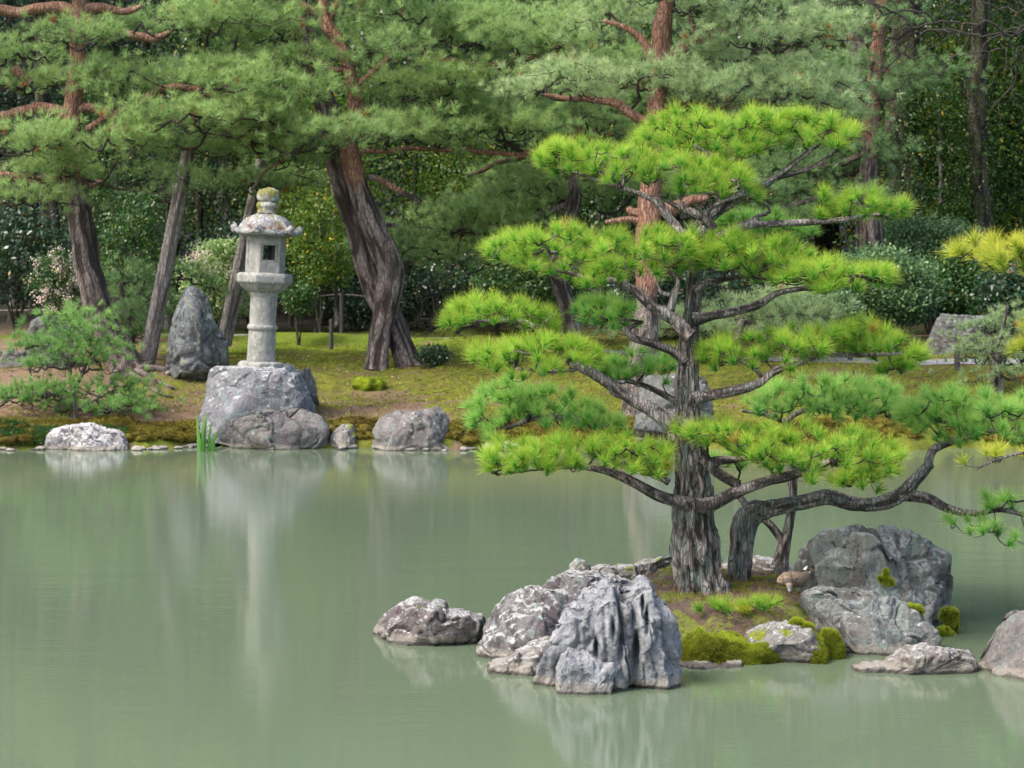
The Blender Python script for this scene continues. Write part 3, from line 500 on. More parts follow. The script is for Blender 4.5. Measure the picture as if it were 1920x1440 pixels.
def pine_branch(root, pts, Y, pads, m_bark, m_leaf, seed, label=None, L=.108, nn=96, dens=1.25, width=.0038, seg=12, rough=.10, extra=(), rough_fr=(30, 30, 9), odd=.006, ts=17., sgt=5):
    rg = rng_(seed); mb = MB(); P4 = pxt(pts, Y); s = tube(mb, P4, seg, .03, rough, rough_fr, seed, wob=.012); src = [s]
    for e in extra: src.append(tube(mb, pxt(e, Y), 9, .03, rough, rough_fr, seed + 1, wob=.01))
    src = np.vstack(src); nb = MB()
    for (top, bot, off, dY) in pads:
        top_ = np.array(top); bot_ = np.array(bot); area = (top_[:, 0].max() - top_[:, 0].min()) * abs(np.mean(bot_[:, 1]) - np.mean(top_[:, 1])); n = int(area / (ts ** 2) * dens * 1.55)
        p, ax, sc = pad_points(top, bot, Y + off, dY, n, rg); base = p - norm(ax) * L * .55
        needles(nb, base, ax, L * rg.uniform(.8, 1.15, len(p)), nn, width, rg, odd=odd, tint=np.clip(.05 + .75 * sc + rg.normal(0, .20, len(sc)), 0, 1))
        twigs(mb, base, src[::3], rg, rmax=max(.008, P4[-1, 3] * 1.2), seg=sgt)
    o = attach(mb.build('branch', m_bark), root)
    if label: o['label'] = label
    if nb.n:
        q = nb.build('needle_pad', m_leaf, smooth=False); q.parent = o; q.matrix_parent_inverse = Matrix.Translation(-Vector(root.location)) @ Matrix.Identity(4)
        q.matrix_parent_inverse = Matrix.Identity(4)
    return o
r = thing('island_pine', P(1315, 1110, FGY), 'tall trained pine with bright green tiered needle pads on the islet', 'pine tree')
mb = MB(); tp = pxt([(1322, 1135, 62), (1316, 1105, 50), (1308, 1050, 44), (1303, 990, 39), (1300, 940, 38), (1297, 890, 33), (1292, 830, 27), (1290, 760, 23), (1290, 700, 21), (1292, 640, 19), (1297, 580, 17), (1303, 530, 14), (1308, 480, 12), (1306, 440, 12), (1318, 418, 12), (1345, 395, 12), (1385, 368, 10), (1425, 350, 7), (1455, 335, 6)], FGY)
tube(mb, tp, 56, .012, .20, (30, 30, 4.5), 3); attach(mb.build('trunk', M['bark_fg']), r)
B = pine_branch; fn, fc, lb, pb = M['fg_needle'], M['fg_needle_cool'], M['bark_limb'], M['bark_pale']
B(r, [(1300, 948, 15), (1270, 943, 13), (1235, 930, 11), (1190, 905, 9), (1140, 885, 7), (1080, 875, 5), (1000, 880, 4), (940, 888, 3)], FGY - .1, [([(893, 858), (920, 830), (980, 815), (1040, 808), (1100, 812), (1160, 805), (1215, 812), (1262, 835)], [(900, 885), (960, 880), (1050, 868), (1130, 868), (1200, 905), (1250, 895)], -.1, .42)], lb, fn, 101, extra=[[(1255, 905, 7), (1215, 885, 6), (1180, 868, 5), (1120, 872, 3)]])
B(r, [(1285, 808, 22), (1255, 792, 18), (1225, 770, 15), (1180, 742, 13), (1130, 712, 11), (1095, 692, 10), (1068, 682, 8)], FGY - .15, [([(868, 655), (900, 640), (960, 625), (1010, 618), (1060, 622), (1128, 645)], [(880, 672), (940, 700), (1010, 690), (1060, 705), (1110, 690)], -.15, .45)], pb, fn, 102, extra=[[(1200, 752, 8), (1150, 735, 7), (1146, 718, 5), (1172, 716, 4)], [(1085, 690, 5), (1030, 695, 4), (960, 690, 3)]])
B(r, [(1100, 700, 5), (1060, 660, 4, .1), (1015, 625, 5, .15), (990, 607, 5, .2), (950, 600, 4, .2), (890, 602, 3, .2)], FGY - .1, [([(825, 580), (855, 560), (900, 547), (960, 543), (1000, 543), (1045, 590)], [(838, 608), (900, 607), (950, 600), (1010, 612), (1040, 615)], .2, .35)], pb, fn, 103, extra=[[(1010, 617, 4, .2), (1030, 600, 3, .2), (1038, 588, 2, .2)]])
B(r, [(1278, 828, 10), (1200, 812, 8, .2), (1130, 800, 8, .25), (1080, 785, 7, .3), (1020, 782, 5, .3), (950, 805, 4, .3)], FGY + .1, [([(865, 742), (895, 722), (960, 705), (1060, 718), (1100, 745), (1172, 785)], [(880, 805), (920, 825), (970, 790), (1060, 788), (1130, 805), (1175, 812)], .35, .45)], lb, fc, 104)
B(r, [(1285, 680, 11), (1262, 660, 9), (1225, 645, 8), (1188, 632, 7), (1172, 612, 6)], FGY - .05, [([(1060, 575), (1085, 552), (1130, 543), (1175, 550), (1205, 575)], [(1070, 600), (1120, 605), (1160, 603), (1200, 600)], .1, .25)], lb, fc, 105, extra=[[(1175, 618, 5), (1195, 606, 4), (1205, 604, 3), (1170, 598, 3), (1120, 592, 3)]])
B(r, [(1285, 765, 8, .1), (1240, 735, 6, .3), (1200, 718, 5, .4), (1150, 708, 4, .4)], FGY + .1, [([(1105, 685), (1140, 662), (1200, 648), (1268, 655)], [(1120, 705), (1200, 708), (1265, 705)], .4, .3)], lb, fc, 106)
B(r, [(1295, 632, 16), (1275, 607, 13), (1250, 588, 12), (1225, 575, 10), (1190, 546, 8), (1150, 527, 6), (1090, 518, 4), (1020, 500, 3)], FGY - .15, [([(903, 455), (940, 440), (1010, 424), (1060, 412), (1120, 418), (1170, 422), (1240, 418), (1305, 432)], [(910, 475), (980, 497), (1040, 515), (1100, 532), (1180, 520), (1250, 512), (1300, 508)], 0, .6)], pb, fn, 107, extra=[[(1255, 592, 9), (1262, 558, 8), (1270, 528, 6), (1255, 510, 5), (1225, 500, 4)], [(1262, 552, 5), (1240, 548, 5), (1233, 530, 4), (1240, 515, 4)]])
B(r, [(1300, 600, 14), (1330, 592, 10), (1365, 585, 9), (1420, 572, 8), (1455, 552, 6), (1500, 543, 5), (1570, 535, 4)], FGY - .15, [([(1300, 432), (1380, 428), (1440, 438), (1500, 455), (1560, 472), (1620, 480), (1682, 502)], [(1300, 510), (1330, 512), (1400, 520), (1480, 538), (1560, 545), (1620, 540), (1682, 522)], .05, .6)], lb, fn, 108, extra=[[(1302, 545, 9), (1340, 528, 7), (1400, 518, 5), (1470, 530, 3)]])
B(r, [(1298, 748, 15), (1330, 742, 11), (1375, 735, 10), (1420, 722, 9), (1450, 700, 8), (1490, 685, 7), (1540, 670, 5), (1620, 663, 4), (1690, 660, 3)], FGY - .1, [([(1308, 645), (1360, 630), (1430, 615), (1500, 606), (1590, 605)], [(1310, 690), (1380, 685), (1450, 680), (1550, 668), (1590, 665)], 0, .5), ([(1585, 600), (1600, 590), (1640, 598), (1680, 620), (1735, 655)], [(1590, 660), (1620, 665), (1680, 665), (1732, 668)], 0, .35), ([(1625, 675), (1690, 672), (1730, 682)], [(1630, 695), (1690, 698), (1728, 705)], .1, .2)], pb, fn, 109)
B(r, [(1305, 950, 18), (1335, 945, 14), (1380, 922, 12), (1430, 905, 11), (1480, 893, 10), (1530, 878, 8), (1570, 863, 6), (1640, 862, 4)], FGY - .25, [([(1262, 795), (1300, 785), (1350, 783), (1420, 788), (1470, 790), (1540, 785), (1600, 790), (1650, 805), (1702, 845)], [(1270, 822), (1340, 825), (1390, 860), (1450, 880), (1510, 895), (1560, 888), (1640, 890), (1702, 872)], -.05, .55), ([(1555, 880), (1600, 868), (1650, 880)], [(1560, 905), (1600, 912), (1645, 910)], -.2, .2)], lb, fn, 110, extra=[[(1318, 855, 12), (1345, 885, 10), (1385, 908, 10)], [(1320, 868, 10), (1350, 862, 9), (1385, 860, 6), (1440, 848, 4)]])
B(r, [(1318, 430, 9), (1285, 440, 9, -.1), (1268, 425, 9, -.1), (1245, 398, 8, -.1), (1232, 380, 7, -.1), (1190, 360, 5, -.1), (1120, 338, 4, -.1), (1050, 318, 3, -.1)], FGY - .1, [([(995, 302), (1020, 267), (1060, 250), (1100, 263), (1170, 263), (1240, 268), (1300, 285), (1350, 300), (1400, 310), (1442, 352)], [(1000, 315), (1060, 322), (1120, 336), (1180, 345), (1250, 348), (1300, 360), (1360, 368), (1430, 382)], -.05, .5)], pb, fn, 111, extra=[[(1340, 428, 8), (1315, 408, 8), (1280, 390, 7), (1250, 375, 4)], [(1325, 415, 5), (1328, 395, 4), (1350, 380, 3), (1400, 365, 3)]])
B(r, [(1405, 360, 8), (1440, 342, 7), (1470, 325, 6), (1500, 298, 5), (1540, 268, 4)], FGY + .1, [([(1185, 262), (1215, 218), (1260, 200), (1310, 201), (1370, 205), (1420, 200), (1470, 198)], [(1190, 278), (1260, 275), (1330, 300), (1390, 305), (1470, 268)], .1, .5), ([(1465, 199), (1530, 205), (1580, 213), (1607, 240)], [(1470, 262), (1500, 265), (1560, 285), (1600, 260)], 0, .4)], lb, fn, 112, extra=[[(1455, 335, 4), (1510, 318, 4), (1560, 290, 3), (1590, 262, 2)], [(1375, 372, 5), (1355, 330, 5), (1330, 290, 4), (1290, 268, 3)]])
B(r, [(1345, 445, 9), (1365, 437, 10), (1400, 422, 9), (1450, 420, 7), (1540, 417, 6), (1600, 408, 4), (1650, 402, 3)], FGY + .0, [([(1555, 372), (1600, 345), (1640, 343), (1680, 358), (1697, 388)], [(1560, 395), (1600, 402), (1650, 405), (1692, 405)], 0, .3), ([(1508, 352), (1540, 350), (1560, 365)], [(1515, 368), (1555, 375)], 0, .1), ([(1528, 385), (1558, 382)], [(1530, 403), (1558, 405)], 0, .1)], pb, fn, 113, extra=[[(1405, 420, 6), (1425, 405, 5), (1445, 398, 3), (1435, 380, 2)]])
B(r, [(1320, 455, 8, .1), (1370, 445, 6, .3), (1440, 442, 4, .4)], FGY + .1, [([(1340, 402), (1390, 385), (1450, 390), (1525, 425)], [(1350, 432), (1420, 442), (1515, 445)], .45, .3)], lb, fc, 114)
r2 = thing('leaning_pine', P(1390, 1088, 15.1), 'short thick pine whose one long limb sweeps right over the water', 'pine tree')
mb = MB(); tube(mb, pxt([(1382, 1105, 30), (1386, 1085, 24), (1390, 1030, 23), (1396, 985, 24), (1412, 962, 21), (1440, 952, 17), (1500, 940, 14), (1550, 930, 14), (1600, 943, 13), (1650, 942, 14), (1690, 925, 14), (1715, 900, 12), (1745, 868, 10)], 15.1), 36, .012, .16, (30, 30, 5), 7, wob=.01); attach(mb.build('trunk', M['bark_fg']), r2)
B(r2, [(1740, 870, 9), (1750, 842, 8), (1790, 825, 7), (1840, 810, 5), (1900, 805, 4), (1970, 800, 3)], 15.1, [([(1688, 755), (1740, 717), (1800, 718), (1860, 732), (1920, 728), (2010, 745)], [(1695, 800), (1740, 835), (1800, 822), (1860, 820), (1920, 828), (2000, 820)], .1, .5)], lb, fc, 121)
B(r2, [(1685, 930, 13), (1712, 930, 11), (1745, 935, 10), (1780, 955, 8), (1830, 965, 6), (1880, 955, 5), (1930, 965, 4)], 15.1, [([(1830, 935), (1880, 908), (1920, 918), (1985, 935)], [(1840, 955), (1890, 962), (1930, 970), (1980, 975)], -.1, .3), ([(1765, 972), (1850, 965), (1900, 975), (1980, 980)], [(1790, 995), (1850, 988), (1890, 1010), (1970, 1012)], -.2, .3)], lb, fc, 122, dens=.55)
r3 = thing('forked_pine', P(1466, 1048, 15.9), 'slender forked pine between the leaning trunk and the big boulder', 'pine tree')
mb = MB(); tube(mb, pxt([(1462, 1065, 18), (1466, 1040, 14), (1476, 1000, 11), (1484, 950, 9), (1486, 900, 9), (1482, 860, 8), (1474, 815, 7), (1470, 787, 6)], 15.9), 18, .02, .10, (26, 26, 7), 9); attach(mb.build('trunk', M['bark_fg']), r3)
B(r3, [(1466, 1015, 8), (1440, 982, 8), (1408, 955, 7), (1385, 925, 6), (1370, 900, 4)], 15.9, [([(1330, 850), (1360, 842), (1400, 850)], [(1340, 880), (1395, 882)], 0, .2)], lb, fc, 131)
B(r3, [(1472, 790, 6), (1500, 772, 5), (1560, 760, 4), (1620, 748, 3)], 15.9, [([(1370, 765), (1420, 730), (1490, 700), (1540, 700), (1600, 705), (1660, 712), (1695, 705)], [(1380, 778), (1430, 770), (1480, 772), (1560, 775), (1640, 775), (1690, 775)], .1, .5)], lb, fc, 132, extra=[[(1470, 790, 5), (1430, 778, 4), (1390, 772, 3)]])
r4 = thing('yellowing_pine', P(2230, 1180, 13.2), 'pine with yellowed needles reaching in from the right edge', 'pine tree')
mb = MB(); tube(mb, pxt([(2230, 1200, 45), (2210, 1000, 34), (2190, 800, 28), (2200, 600, 22), (2180, 420, 14)], 13.2), 16, .05, .08, seed=12); attach(mb.build('trunk', M['bark_fg']), r4)
B(r4, [(2190, 560, 12), (2080, 540, 8), (2000, 515, 6), (1940, 505, 4), (1880, 495, 3), (1840, 480, 2)], 13.2, [([(1788, 462), (1820, 432), (1860, 425), (1920, 430), (2000, 410), (2100, 410)], [(1800, 478), (1850, 500), (1900, 508), (2000, 520), (2100, 520)], 0, .4)], lb, M['yel_needle'], 141, dens=.8)
B(r4, [(2195, 690, 12), (2080, 660, 8), (2000, 650, 5), (1940, 640, 3)], 13.2, [([(1895, 590), (1920, 580), (1990, 590), (2080, 600)], [(1900, 600), (1930, 612), (2070, 640)], 0, .3), ([(1893, 640), (1930, 620), (2000, 625)], [(1900, 650), (2000, 660)], .2, .2)], lb, M['yel_needle'], 142, dens=.5)
B(r4, [(2195, 900, 14), (2080, 860, 8), (1990, 850, 4), (1920, 850, 3), (1850, 872, 2), (1830, 882, 1.5)], 13.2, [([(1770, 838), (1830, 835), (1900, 842), (1990, 830)], [(1780, 852), (1840, 862), (1990, 870)], .3, .3)], M['bark_limb'], M['yel_needle'], 143, dens=.3)
# pine seedlings on the islet
for px, py, lab, s in ((1350, 1135, 'yellow green pine seedling nearest the big trunk on the islet', 1.0), (1390, 1138, 'smallest yellow green pine seedling between the other two', .7), (1430, 1132, 'yellow green pine seedling in front of the sitting duck', 1.05)):
    rg = rng_(px); Yq = 14.25; c = P(px, py + 12, Yq); n = 9; mb = MB(); p = np.array([[rg.normal(0, .055) * s, rg.normal(0, .04), rg.uniform(0, .03)] for _ in range(n)]); ax = np.c_[p[:, 0] * 8, p[:, 1] * 8, np.ones(n)]
    needles(mb, p, ax, .095 * s, 70, .0036, rg, (15, 80)); tag(mb.build('pine_seedling', M['yel_needle'] if s < .9 else M['fg_needle'], smooth=False, loc=c), lab, 'seedling', 'pine seedlings on the islet')
# ------------------------------------------------------------------ islet ground
a = np.linspace(0, 2 * math.pi, 120, endpoint=False); rr_ = np.linspace(0, 1, 40)
ic = np.array([1.42, 15.05]); V = []
for q in rr_:
    ex = 1.02 * (1 + .10 * np.sin(2 * a + 1) + .06 * np.sin(5 * a)); ey = np.where(np.sin(a) < 0, 1.36, 1.8) * (1 + .04 * np.sin(3 * a))
    x = ic[0] + q * ex * np.cos(a); y = ic[1] + q * ey * np.sin(a); V.append(np.stack([x, y, .30 * (1 - q ** 3.2) - .14 * q ** 6 + 0 * x], -1))
V = np.concatenate(V); V[:, 2] += .035 * fbm(V, (3, 3, 0), 4, 4)
V[:, 2] -= .11 * np.clip((14.35 - V[:, 1]) / .6, 0, 1)
def islet_z(x, y): d = (V[:, 0] - x) ** 2 + (V[:, 1] - y) ** 2; return V[np.argmin(d), 2]
i = np.arange(39)[:, None] * 120; j = np.arange(120)[None]; Q = np.stack([i + j, i + (j + 1) % 120, i + 120 + (j + 1) % 120, i + 120 + j], -1).reshape(-1, 4)
def islet_mat():
    m, nt, b = mat('islet soil with moss'); v = coords(nt); n1 = tnoise(nt, v, 4, 6, .6, .4); n2 = tnoise(nt, v, 45, 6, .75); n3 = tnoise(nt, v, 14, 5, .6)
    c = mix(nt, n2, (.03, .02, .015), (.16, .10, .075)); c = mix(nt, ramp(nt, n2, [(.64, 0.), (.68, .7)]), c, (.42, .36, .30))
    f = math_(nt, 'ADD', n1, math_(nt, 'MULTIPLY', math_(nt, 'SUBTRACT', n3, .5), .4)); c = mix(nt, ramp(nt, f, [(.50, 0.), (.56, .9)]), c, mix(nt, n2, (.05, .07, .008), (.20, .24, .02)))
    nt.links.new(c, b.inputs['Base Color']); b.inputs['Roughness'].default_value = .95; bump(nt, b, math_(nt, 'ADD', n2, n3), .03); return m
M['islet'] = islet_mat(); VI = V; mb = MB(); mb.add(V, Q); tag(mb.build('islet_ground', M['islet']), kind='structure')
rg = rng_(77); mb = MB(); n = 2600; k = rg.integers(0, 120 * 34, n); p = VI[k] + rg.normal(0, .012, (n, 3)) * (1, 1, .3); needles(mb, p, np.c_[rg.normal(0, 1, (n, 2)), np.full(n, .05)], .06, 3, .0035, rg, (40, 90), lift=0)
tag(mb.build('needle_litter', M['litter'], smooth=False), 'dry brown needle litter on the islet soil', 'litter', kind='stuff')
# moss cushions
def remeshed(mb, voxel, smooth=4):
    me = mb.mesh('tmp', None); o = bpy.data.objects.new('tmp', me); COL.objects.link(o); md = o.modifiers.new('r', 'REMESH'); md.mode = 'VOXEL'; md.voxel_size = voxel
    m2 = o.modifiers.new('s', 'SMOOTH'); m2.iterations = smooth; m2.factor = .6; dg = C.evaluated_depsgraph_get(); dg.update(); e = bpy.data.meshes.new_from_object(o.evaluated_get(dg)); bpy.data.objects.remove(o)
    V = np.zeros(len(e.vertices) * 3, np.float32); e.vertices.foreach_get('co', V); N = np.zeros(len(V), np.float32); e.vertices.foreach_get('normal', N); Q = np.zeros(len(e.polygons) * 4, np.int32); e.polygons.foreach_get('vertices', Q)
    return V.reshape(-1, 3).astype(float), N.reshape(-1, 3).astype(float), Q.reshape(-1, 4)
def moss_cushion(label, blobs, Y, m, group, seed, fuzz=26000, name='moss_cushion'):
    rg = rng_(seed); mb = MB(); allV = []; allN = []
    bl = []
    for (px, py, hw, hh, dd) in blobs:
        bl.append((px, py, hw * .8, hh * .45, dd))
        for _ in range(30): a_ = rg.uniform(0, 6.28); f_ = rg.uniform(.12, .34); bl.append((px + hw * .75 * math.cos(a_), py + hh * .7 * math.sin(a_), hw * f_, hh * f_, dd + rg.uniform(-.5, .3) * hw / F * Y))
    for (px, py, hw, hh, dd) in bl:
        S, Fc = ico(4); c = P(px, py, Y + dd); V = S * np.array([hw, hw * .9, hh]) / F * Y; d = .10 * fbm(V + c, 16, seed, 4) * hh / F * Y * 2.2; V = V + S * d[:, None] + c; mb.add(V, Fc)
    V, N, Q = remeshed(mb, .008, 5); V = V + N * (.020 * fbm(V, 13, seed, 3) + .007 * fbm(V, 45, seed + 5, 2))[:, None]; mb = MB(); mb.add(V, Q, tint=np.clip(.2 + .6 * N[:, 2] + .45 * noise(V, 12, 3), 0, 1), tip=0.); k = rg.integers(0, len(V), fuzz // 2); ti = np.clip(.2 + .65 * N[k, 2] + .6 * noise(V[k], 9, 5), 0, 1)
    needles(mb, V[k], N[k] + (0, 0, .5), .024, 3, .004, rg, (0, 60), stem=0, tint=ti); return tag(mb.build(name, m, smooth=True), label, 'moss', group)
def moss_drape(label, prof, Yb, Yf, ybot, m, seed, amp=1.0):
    """a carpet of moss hanging over the shore edge; prof = [(px, top y)] of the edge seen in the photo"""
    rg = rng_(seed); nu, nv = 170, 60; px = np.linspace(prof[0][0], prof[-1][0], nu); ty = np.interp(px, [q[0] for q in prof], [q[1] for q in prof]); ym = (Yb + Yf) / 2; zt = HC - (ty - HY) / F * ym; zb = HC - (ybot - HY) / F * Yf - .02
    v = np.linspace(0, 1, nv); e = 1 - np.abs(np.linspace(-1, 1, nu)) ** 6; sy = np.interp(v, [0, .35, .6, .8, 1], [0, .55, .85, .97, 1.]); sz = np.interp(v, [0, .15, .35, .6, .8, 1], [-.25, .3, .98, .9, .55, 0])
    Yv = Yb + (Yf - Yb) * sy[None, :] * (.6 + .4 * e[:, None]); Z = zb + (zt - zb)[:, None] * np.where(v < .15, np.maximum(sz, -.2), sz)[None, :] * e[:, None] ** .5; X = (px - CX)[:, None] / F * Yv
    V = np.stack([X, Yv, Z], -1).reshape(-1, 3); nrm = np.tile(norm(np.stack([0 * v, -np.interp(v, [0, .35, .7, 1], [-.4, .1, .8, 1]), np.interp(v, [0, .35, .7, 1], [.8, 1, .6, .1])], 1)), (nu, 1))
    f1, f2, _ = cells(V + .02 * noise(V, 20, 2)[:, None], (15, 15, 22), seed); d = .045 * amp * fbm(V, 5, seed, 3) + .022 * (.6 - f1) + .010 * fbm(V, 34, seed + 5, 2); V = V + nrm * d[:, None]
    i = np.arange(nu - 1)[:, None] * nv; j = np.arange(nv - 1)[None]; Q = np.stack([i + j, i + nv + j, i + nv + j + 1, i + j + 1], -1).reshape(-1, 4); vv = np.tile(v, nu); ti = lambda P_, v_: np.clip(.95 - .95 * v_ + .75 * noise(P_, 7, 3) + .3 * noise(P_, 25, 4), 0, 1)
    mb = MB(); mb.add(V, Q, tint=ti(V, vv), tip=0.); k = rg.integers(0, len(V), int(26000 * max(.25, (prof[-1][0] - prof[0][0]) / 200))); needles(mb, V[k] + rg.normal(0, .003, (len(k), 3)), nrm[k] + (0, 0, .3), .017, 3, .0034, rg, (0, 70), stem=0, tint=ti(V[k], vv[k])); return tag(mb.build('moss_carpet', m), label, 'moss', 'moss cushions on the islet')
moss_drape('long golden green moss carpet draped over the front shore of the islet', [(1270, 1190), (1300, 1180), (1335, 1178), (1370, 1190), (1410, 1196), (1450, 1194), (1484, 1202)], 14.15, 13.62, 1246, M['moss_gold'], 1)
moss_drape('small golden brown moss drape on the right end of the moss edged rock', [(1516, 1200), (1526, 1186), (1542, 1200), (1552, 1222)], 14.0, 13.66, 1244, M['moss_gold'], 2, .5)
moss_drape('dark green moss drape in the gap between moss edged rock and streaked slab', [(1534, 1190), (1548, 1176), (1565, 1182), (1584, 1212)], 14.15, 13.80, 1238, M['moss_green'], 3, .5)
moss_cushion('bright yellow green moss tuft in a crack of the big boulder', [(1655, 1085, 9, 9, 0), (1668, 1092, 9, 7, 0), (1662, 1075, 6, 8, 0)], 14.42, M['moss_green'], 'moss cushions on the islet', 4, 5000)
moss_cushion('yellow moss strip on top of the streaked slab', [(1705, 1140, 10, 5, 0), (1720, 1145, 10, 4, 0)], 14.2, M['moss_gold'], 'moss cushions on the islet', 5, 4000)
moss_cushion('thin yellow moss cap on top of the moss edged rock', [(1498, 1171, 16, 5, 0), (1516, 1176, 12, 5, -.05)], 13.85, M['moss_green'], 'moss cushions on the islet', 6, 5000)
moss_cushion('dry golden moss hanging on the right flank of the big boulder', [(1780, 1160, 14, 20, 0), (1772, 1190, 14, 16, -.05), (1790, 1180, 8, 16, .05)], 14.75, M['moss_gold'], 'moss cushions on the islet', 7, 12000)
rg = rng_(78); mb = MB(); n = 9000; k = rg.integers(0, 120 * 36, n); p = VI[k] + rg.normal(0, .015, (n, 3)) * (1, 1, .1); ok = (noise(p, 4.5, 3) + .5 * noise(p, 11, 4) > .12) | (p[:, 1] < 14.1); p = p[ok]
needles(mb, p, np.c_[rg.normal(0, .4, (len(p), 2)), np.ones(len(p))], .022, 4, .004, rg, (10, 75), stem=.1, tint=np.clip(.4 + .5 * noise(p, 6, 4) + rg.normal(0, .1, len(p)), 0, 1)); tag(mb.build('islet_moss', M['moss_green'], smooth=False), 'low patchy green moss creeping over the islet soil', 'moss', kind='stuff')
# bank moss lumps on the far shore
rg = rng_(8); mb = MB()
for (p0, p1, n) in ((-60, 380, 260), (620, 700, 30), (840, 1190, 120), (1340, 1980, 200)):
    for q in range(n):
        px = rg.uniform(p0, p1); x = (px - CX) / F * 29.8; y = shore(x) + rg.uniform(.12, .75); S, Fc = ico(3); s = rg.uniform(.05, .13); V = S * (s * 1.3, s, s * .55); V += S * (.25 * s * fbm(V + x, 14, q % 7, 3))[:, None]
        V += (x, y, tz(x, y) - s * .15); mb.add(V, Fc, tint=np.clip(.35 + .6 * noise(V, 5, 3), 0, 1), tip=0.); k = rg.integers(0, len(V), 90); needles(mb, V[k], S[k] + (0, 0, .4), .045, 4, .009, rg, (0, 60), stem=0, tint=np.clip(.4 + .8 * noise(V[k], 4, 9), 0, 1))
tag(mb.build('bank_moss', M['moss_brown'], smooth=True), 'brown green moss fringe along the lip of the far bank', 'moss', kind='stuff')
rg = rng_(9); mb = MB(); n = 1500; px = rg.uniform(-30, 240, n); x = (px - CX) / F * 29.75; y = shore(x) + rg.uniform(.02, .35, n); p = np.c_[x, y, terr(x, y) + .05]; needles(mb, p, np.c_[rg.normal(0, .3, (n, 2)), np.ones(n)], .06, 8, .02, rg, (20, 85), stem=.1)
tag(mb.build('shore_herbs', M['leaf_green'], smooth=False), 'low light green herbs at the foot of the left bank', 'plants', kind='stuff')
rg = rng_(31); n = 34000; x = rg.uniform(-8.5, 9.5, n); y = shore(x) + rg.uniform(.3, 9, n) ** 1.0; y = y[:]; ok = (noise(np.c_[x, y, 0 * x], 1.3, 6) + .5 * noise(np.c_[x, y, 0 * x], 5, 7) + np.where(x / y * F + CX < 400, -.25, .35)) > 0; x, y = x[ok], y[ok]
mb = MB(); p = np.c_[x, y, terr(x, y)]; needles(mb, p, np.c_[rg.normal(0, .5, (len(x), 2)), np.ones(len(x))], .045, 4, .009, rg, (10, 80), stem=.1, tint=np.clip(.45 + .5 * noise(p, 2.3, 4) + rg.normal(0, .12, len(p)), 0, 1))
tag(mb.build('moss_carpet', M['moss_gold'], smooth=False), 'short golden moss tufts carpeting the far bank', 'moss', kind='stuff')
n = 9000; x = rg.uniform(-8.5, 9.5, n); y = shore(x) + rg.uniform(.3, 7, n); mb = MB(); p = np.c_[x, y, terr(x, y) + .01]; needles(mb, p, np.c_[rg.normal(0, 1, (n, 2)), np.full(n, .05)], .05, 3, .010, rg, (30, 90), lift=0)
tag(mb.build('bank_litter', M['litter'], smooth=False), 'dry brown needles and leaves littering the far bank', 'litter', kind='stuff')
n = 380; x = rg.normal(-4.1, 1.6, n); y = shore(x) + rg.uniform(.6, 8, n); mb = MB(); p = np.c_[x, y, terr(x, y) + .012]; needles(mb, p, np.c_[rg.normal(0, 1, (n, 2)), np.full(n, .1)], .026, 2, .02, rg, (30, 90), lift=0)
tag(mb.build('fallen_petals', M['blossom'], smooth=False), 'pale fallen petals dotted over the bank around the lantern', 'petals', kind='stuff')
# iris
rg = rng_(12); r = thing('iris_clump', P(386, 845, 28.95), 'clump of green iris blades in the water beside the lantern block', 'water plant')
for q, (px, top, bend) in enumerate(((372, 775, -3), (379, 780, 2), (384, 772, 3), (391, 790, 5), (399, 800, 12), (376, 800, -6), (395, 812, 9), (402, 835, 15))):
    mb = MB(); n = 14; t = np.linspace(0, 1, n); c = np.array([P(px + bend * a_ ** 2 * 1.2, 848 + (top - 848) * a_, 28.95 + .02 * q) for a_ in t]); wd = .019 * np.sqrt(np.maximum(1 - t ** 2.2, 0.0)) + .001
    cr_ = rg.uniform(-.4, .4); dv = np.array([math.cos(cr_), math.sin(cr_), 0]); mid = c + np.array([0, -.004, 0]); V = np.stack([c - dv * wd[:, None], mid, c + dv * wd[:, None]], 1).reshape(-1, 3)
    Qd = np.array([[3 * a_ + b_, 3 * a_ + b_ + 1, 3 * a_ + b_ + 4, 3 * a_ + b_ + 3] for a_ in range(n - 1) for b_ in (0, 1)]); mb.add(V, Qd, tint=np.full(len(V), rg.uniform(.2, 1)), tip=np.repeat(t, 3)); attach(mb.build('blade', M['iris']), r)
# ------------------------------------------------------------------ stone lantern
u = 30.3 / F
lan = thing('stone_lantern', P(489, 684, 30.3), 'weathered grey granite lantern with curled roof corners on the rock block', 'stone lantern', rot=(0, math.radians(2.6), math.radians(0)))
def ringmesh(prof, n, rot=0, hexa=0.0, rough=.006, seed=0, cornerlift=None, center=True):
    """prof [(r,z)], n segments; hexa 1 = flat-sided hexagon"""
    a = np.linspace(0, 2 * math.pi, n, endpoint=False); f = math.cos(math.pi / 6) / np.cos(((a - rot) % (math.pi / 3)) - math.pi / 6); V = []
    corner = np.abs(((a - rot + math.pi / 6) % (math.pi / 3)) - math.pi / 6)
    for q, (r_, z) in enumerate(prof):
        ff = 1 + hexa * (f - 1) if np.ndim(hexa) == 0 else 1 + hexa[q] * (f - 1); R = r_ * ff; zz = np.full(n, z)
        if cornerlift: R2, dz = cornerlift(q, corner, R, zz); R, zz = R2, dz
        V.append(np.stack([R * np.cos(a), R * np.sin(a), zz], -1))
    V = np.concatenate(V); V += norm(V * (1, 1, .3)) * (rough * fbm(V, 14, seed, 4))[:, None]; m_ = len(prof); i = np.arange(m_ - 1)[:, None] * n; j = np.arange(n)[None]
    Q = np.stack([i + j, i + (j + 1) % n, i + n + (j + 1) % n, i + n + j], -1).reshape(-1, 4); return V, Q, m_ * n
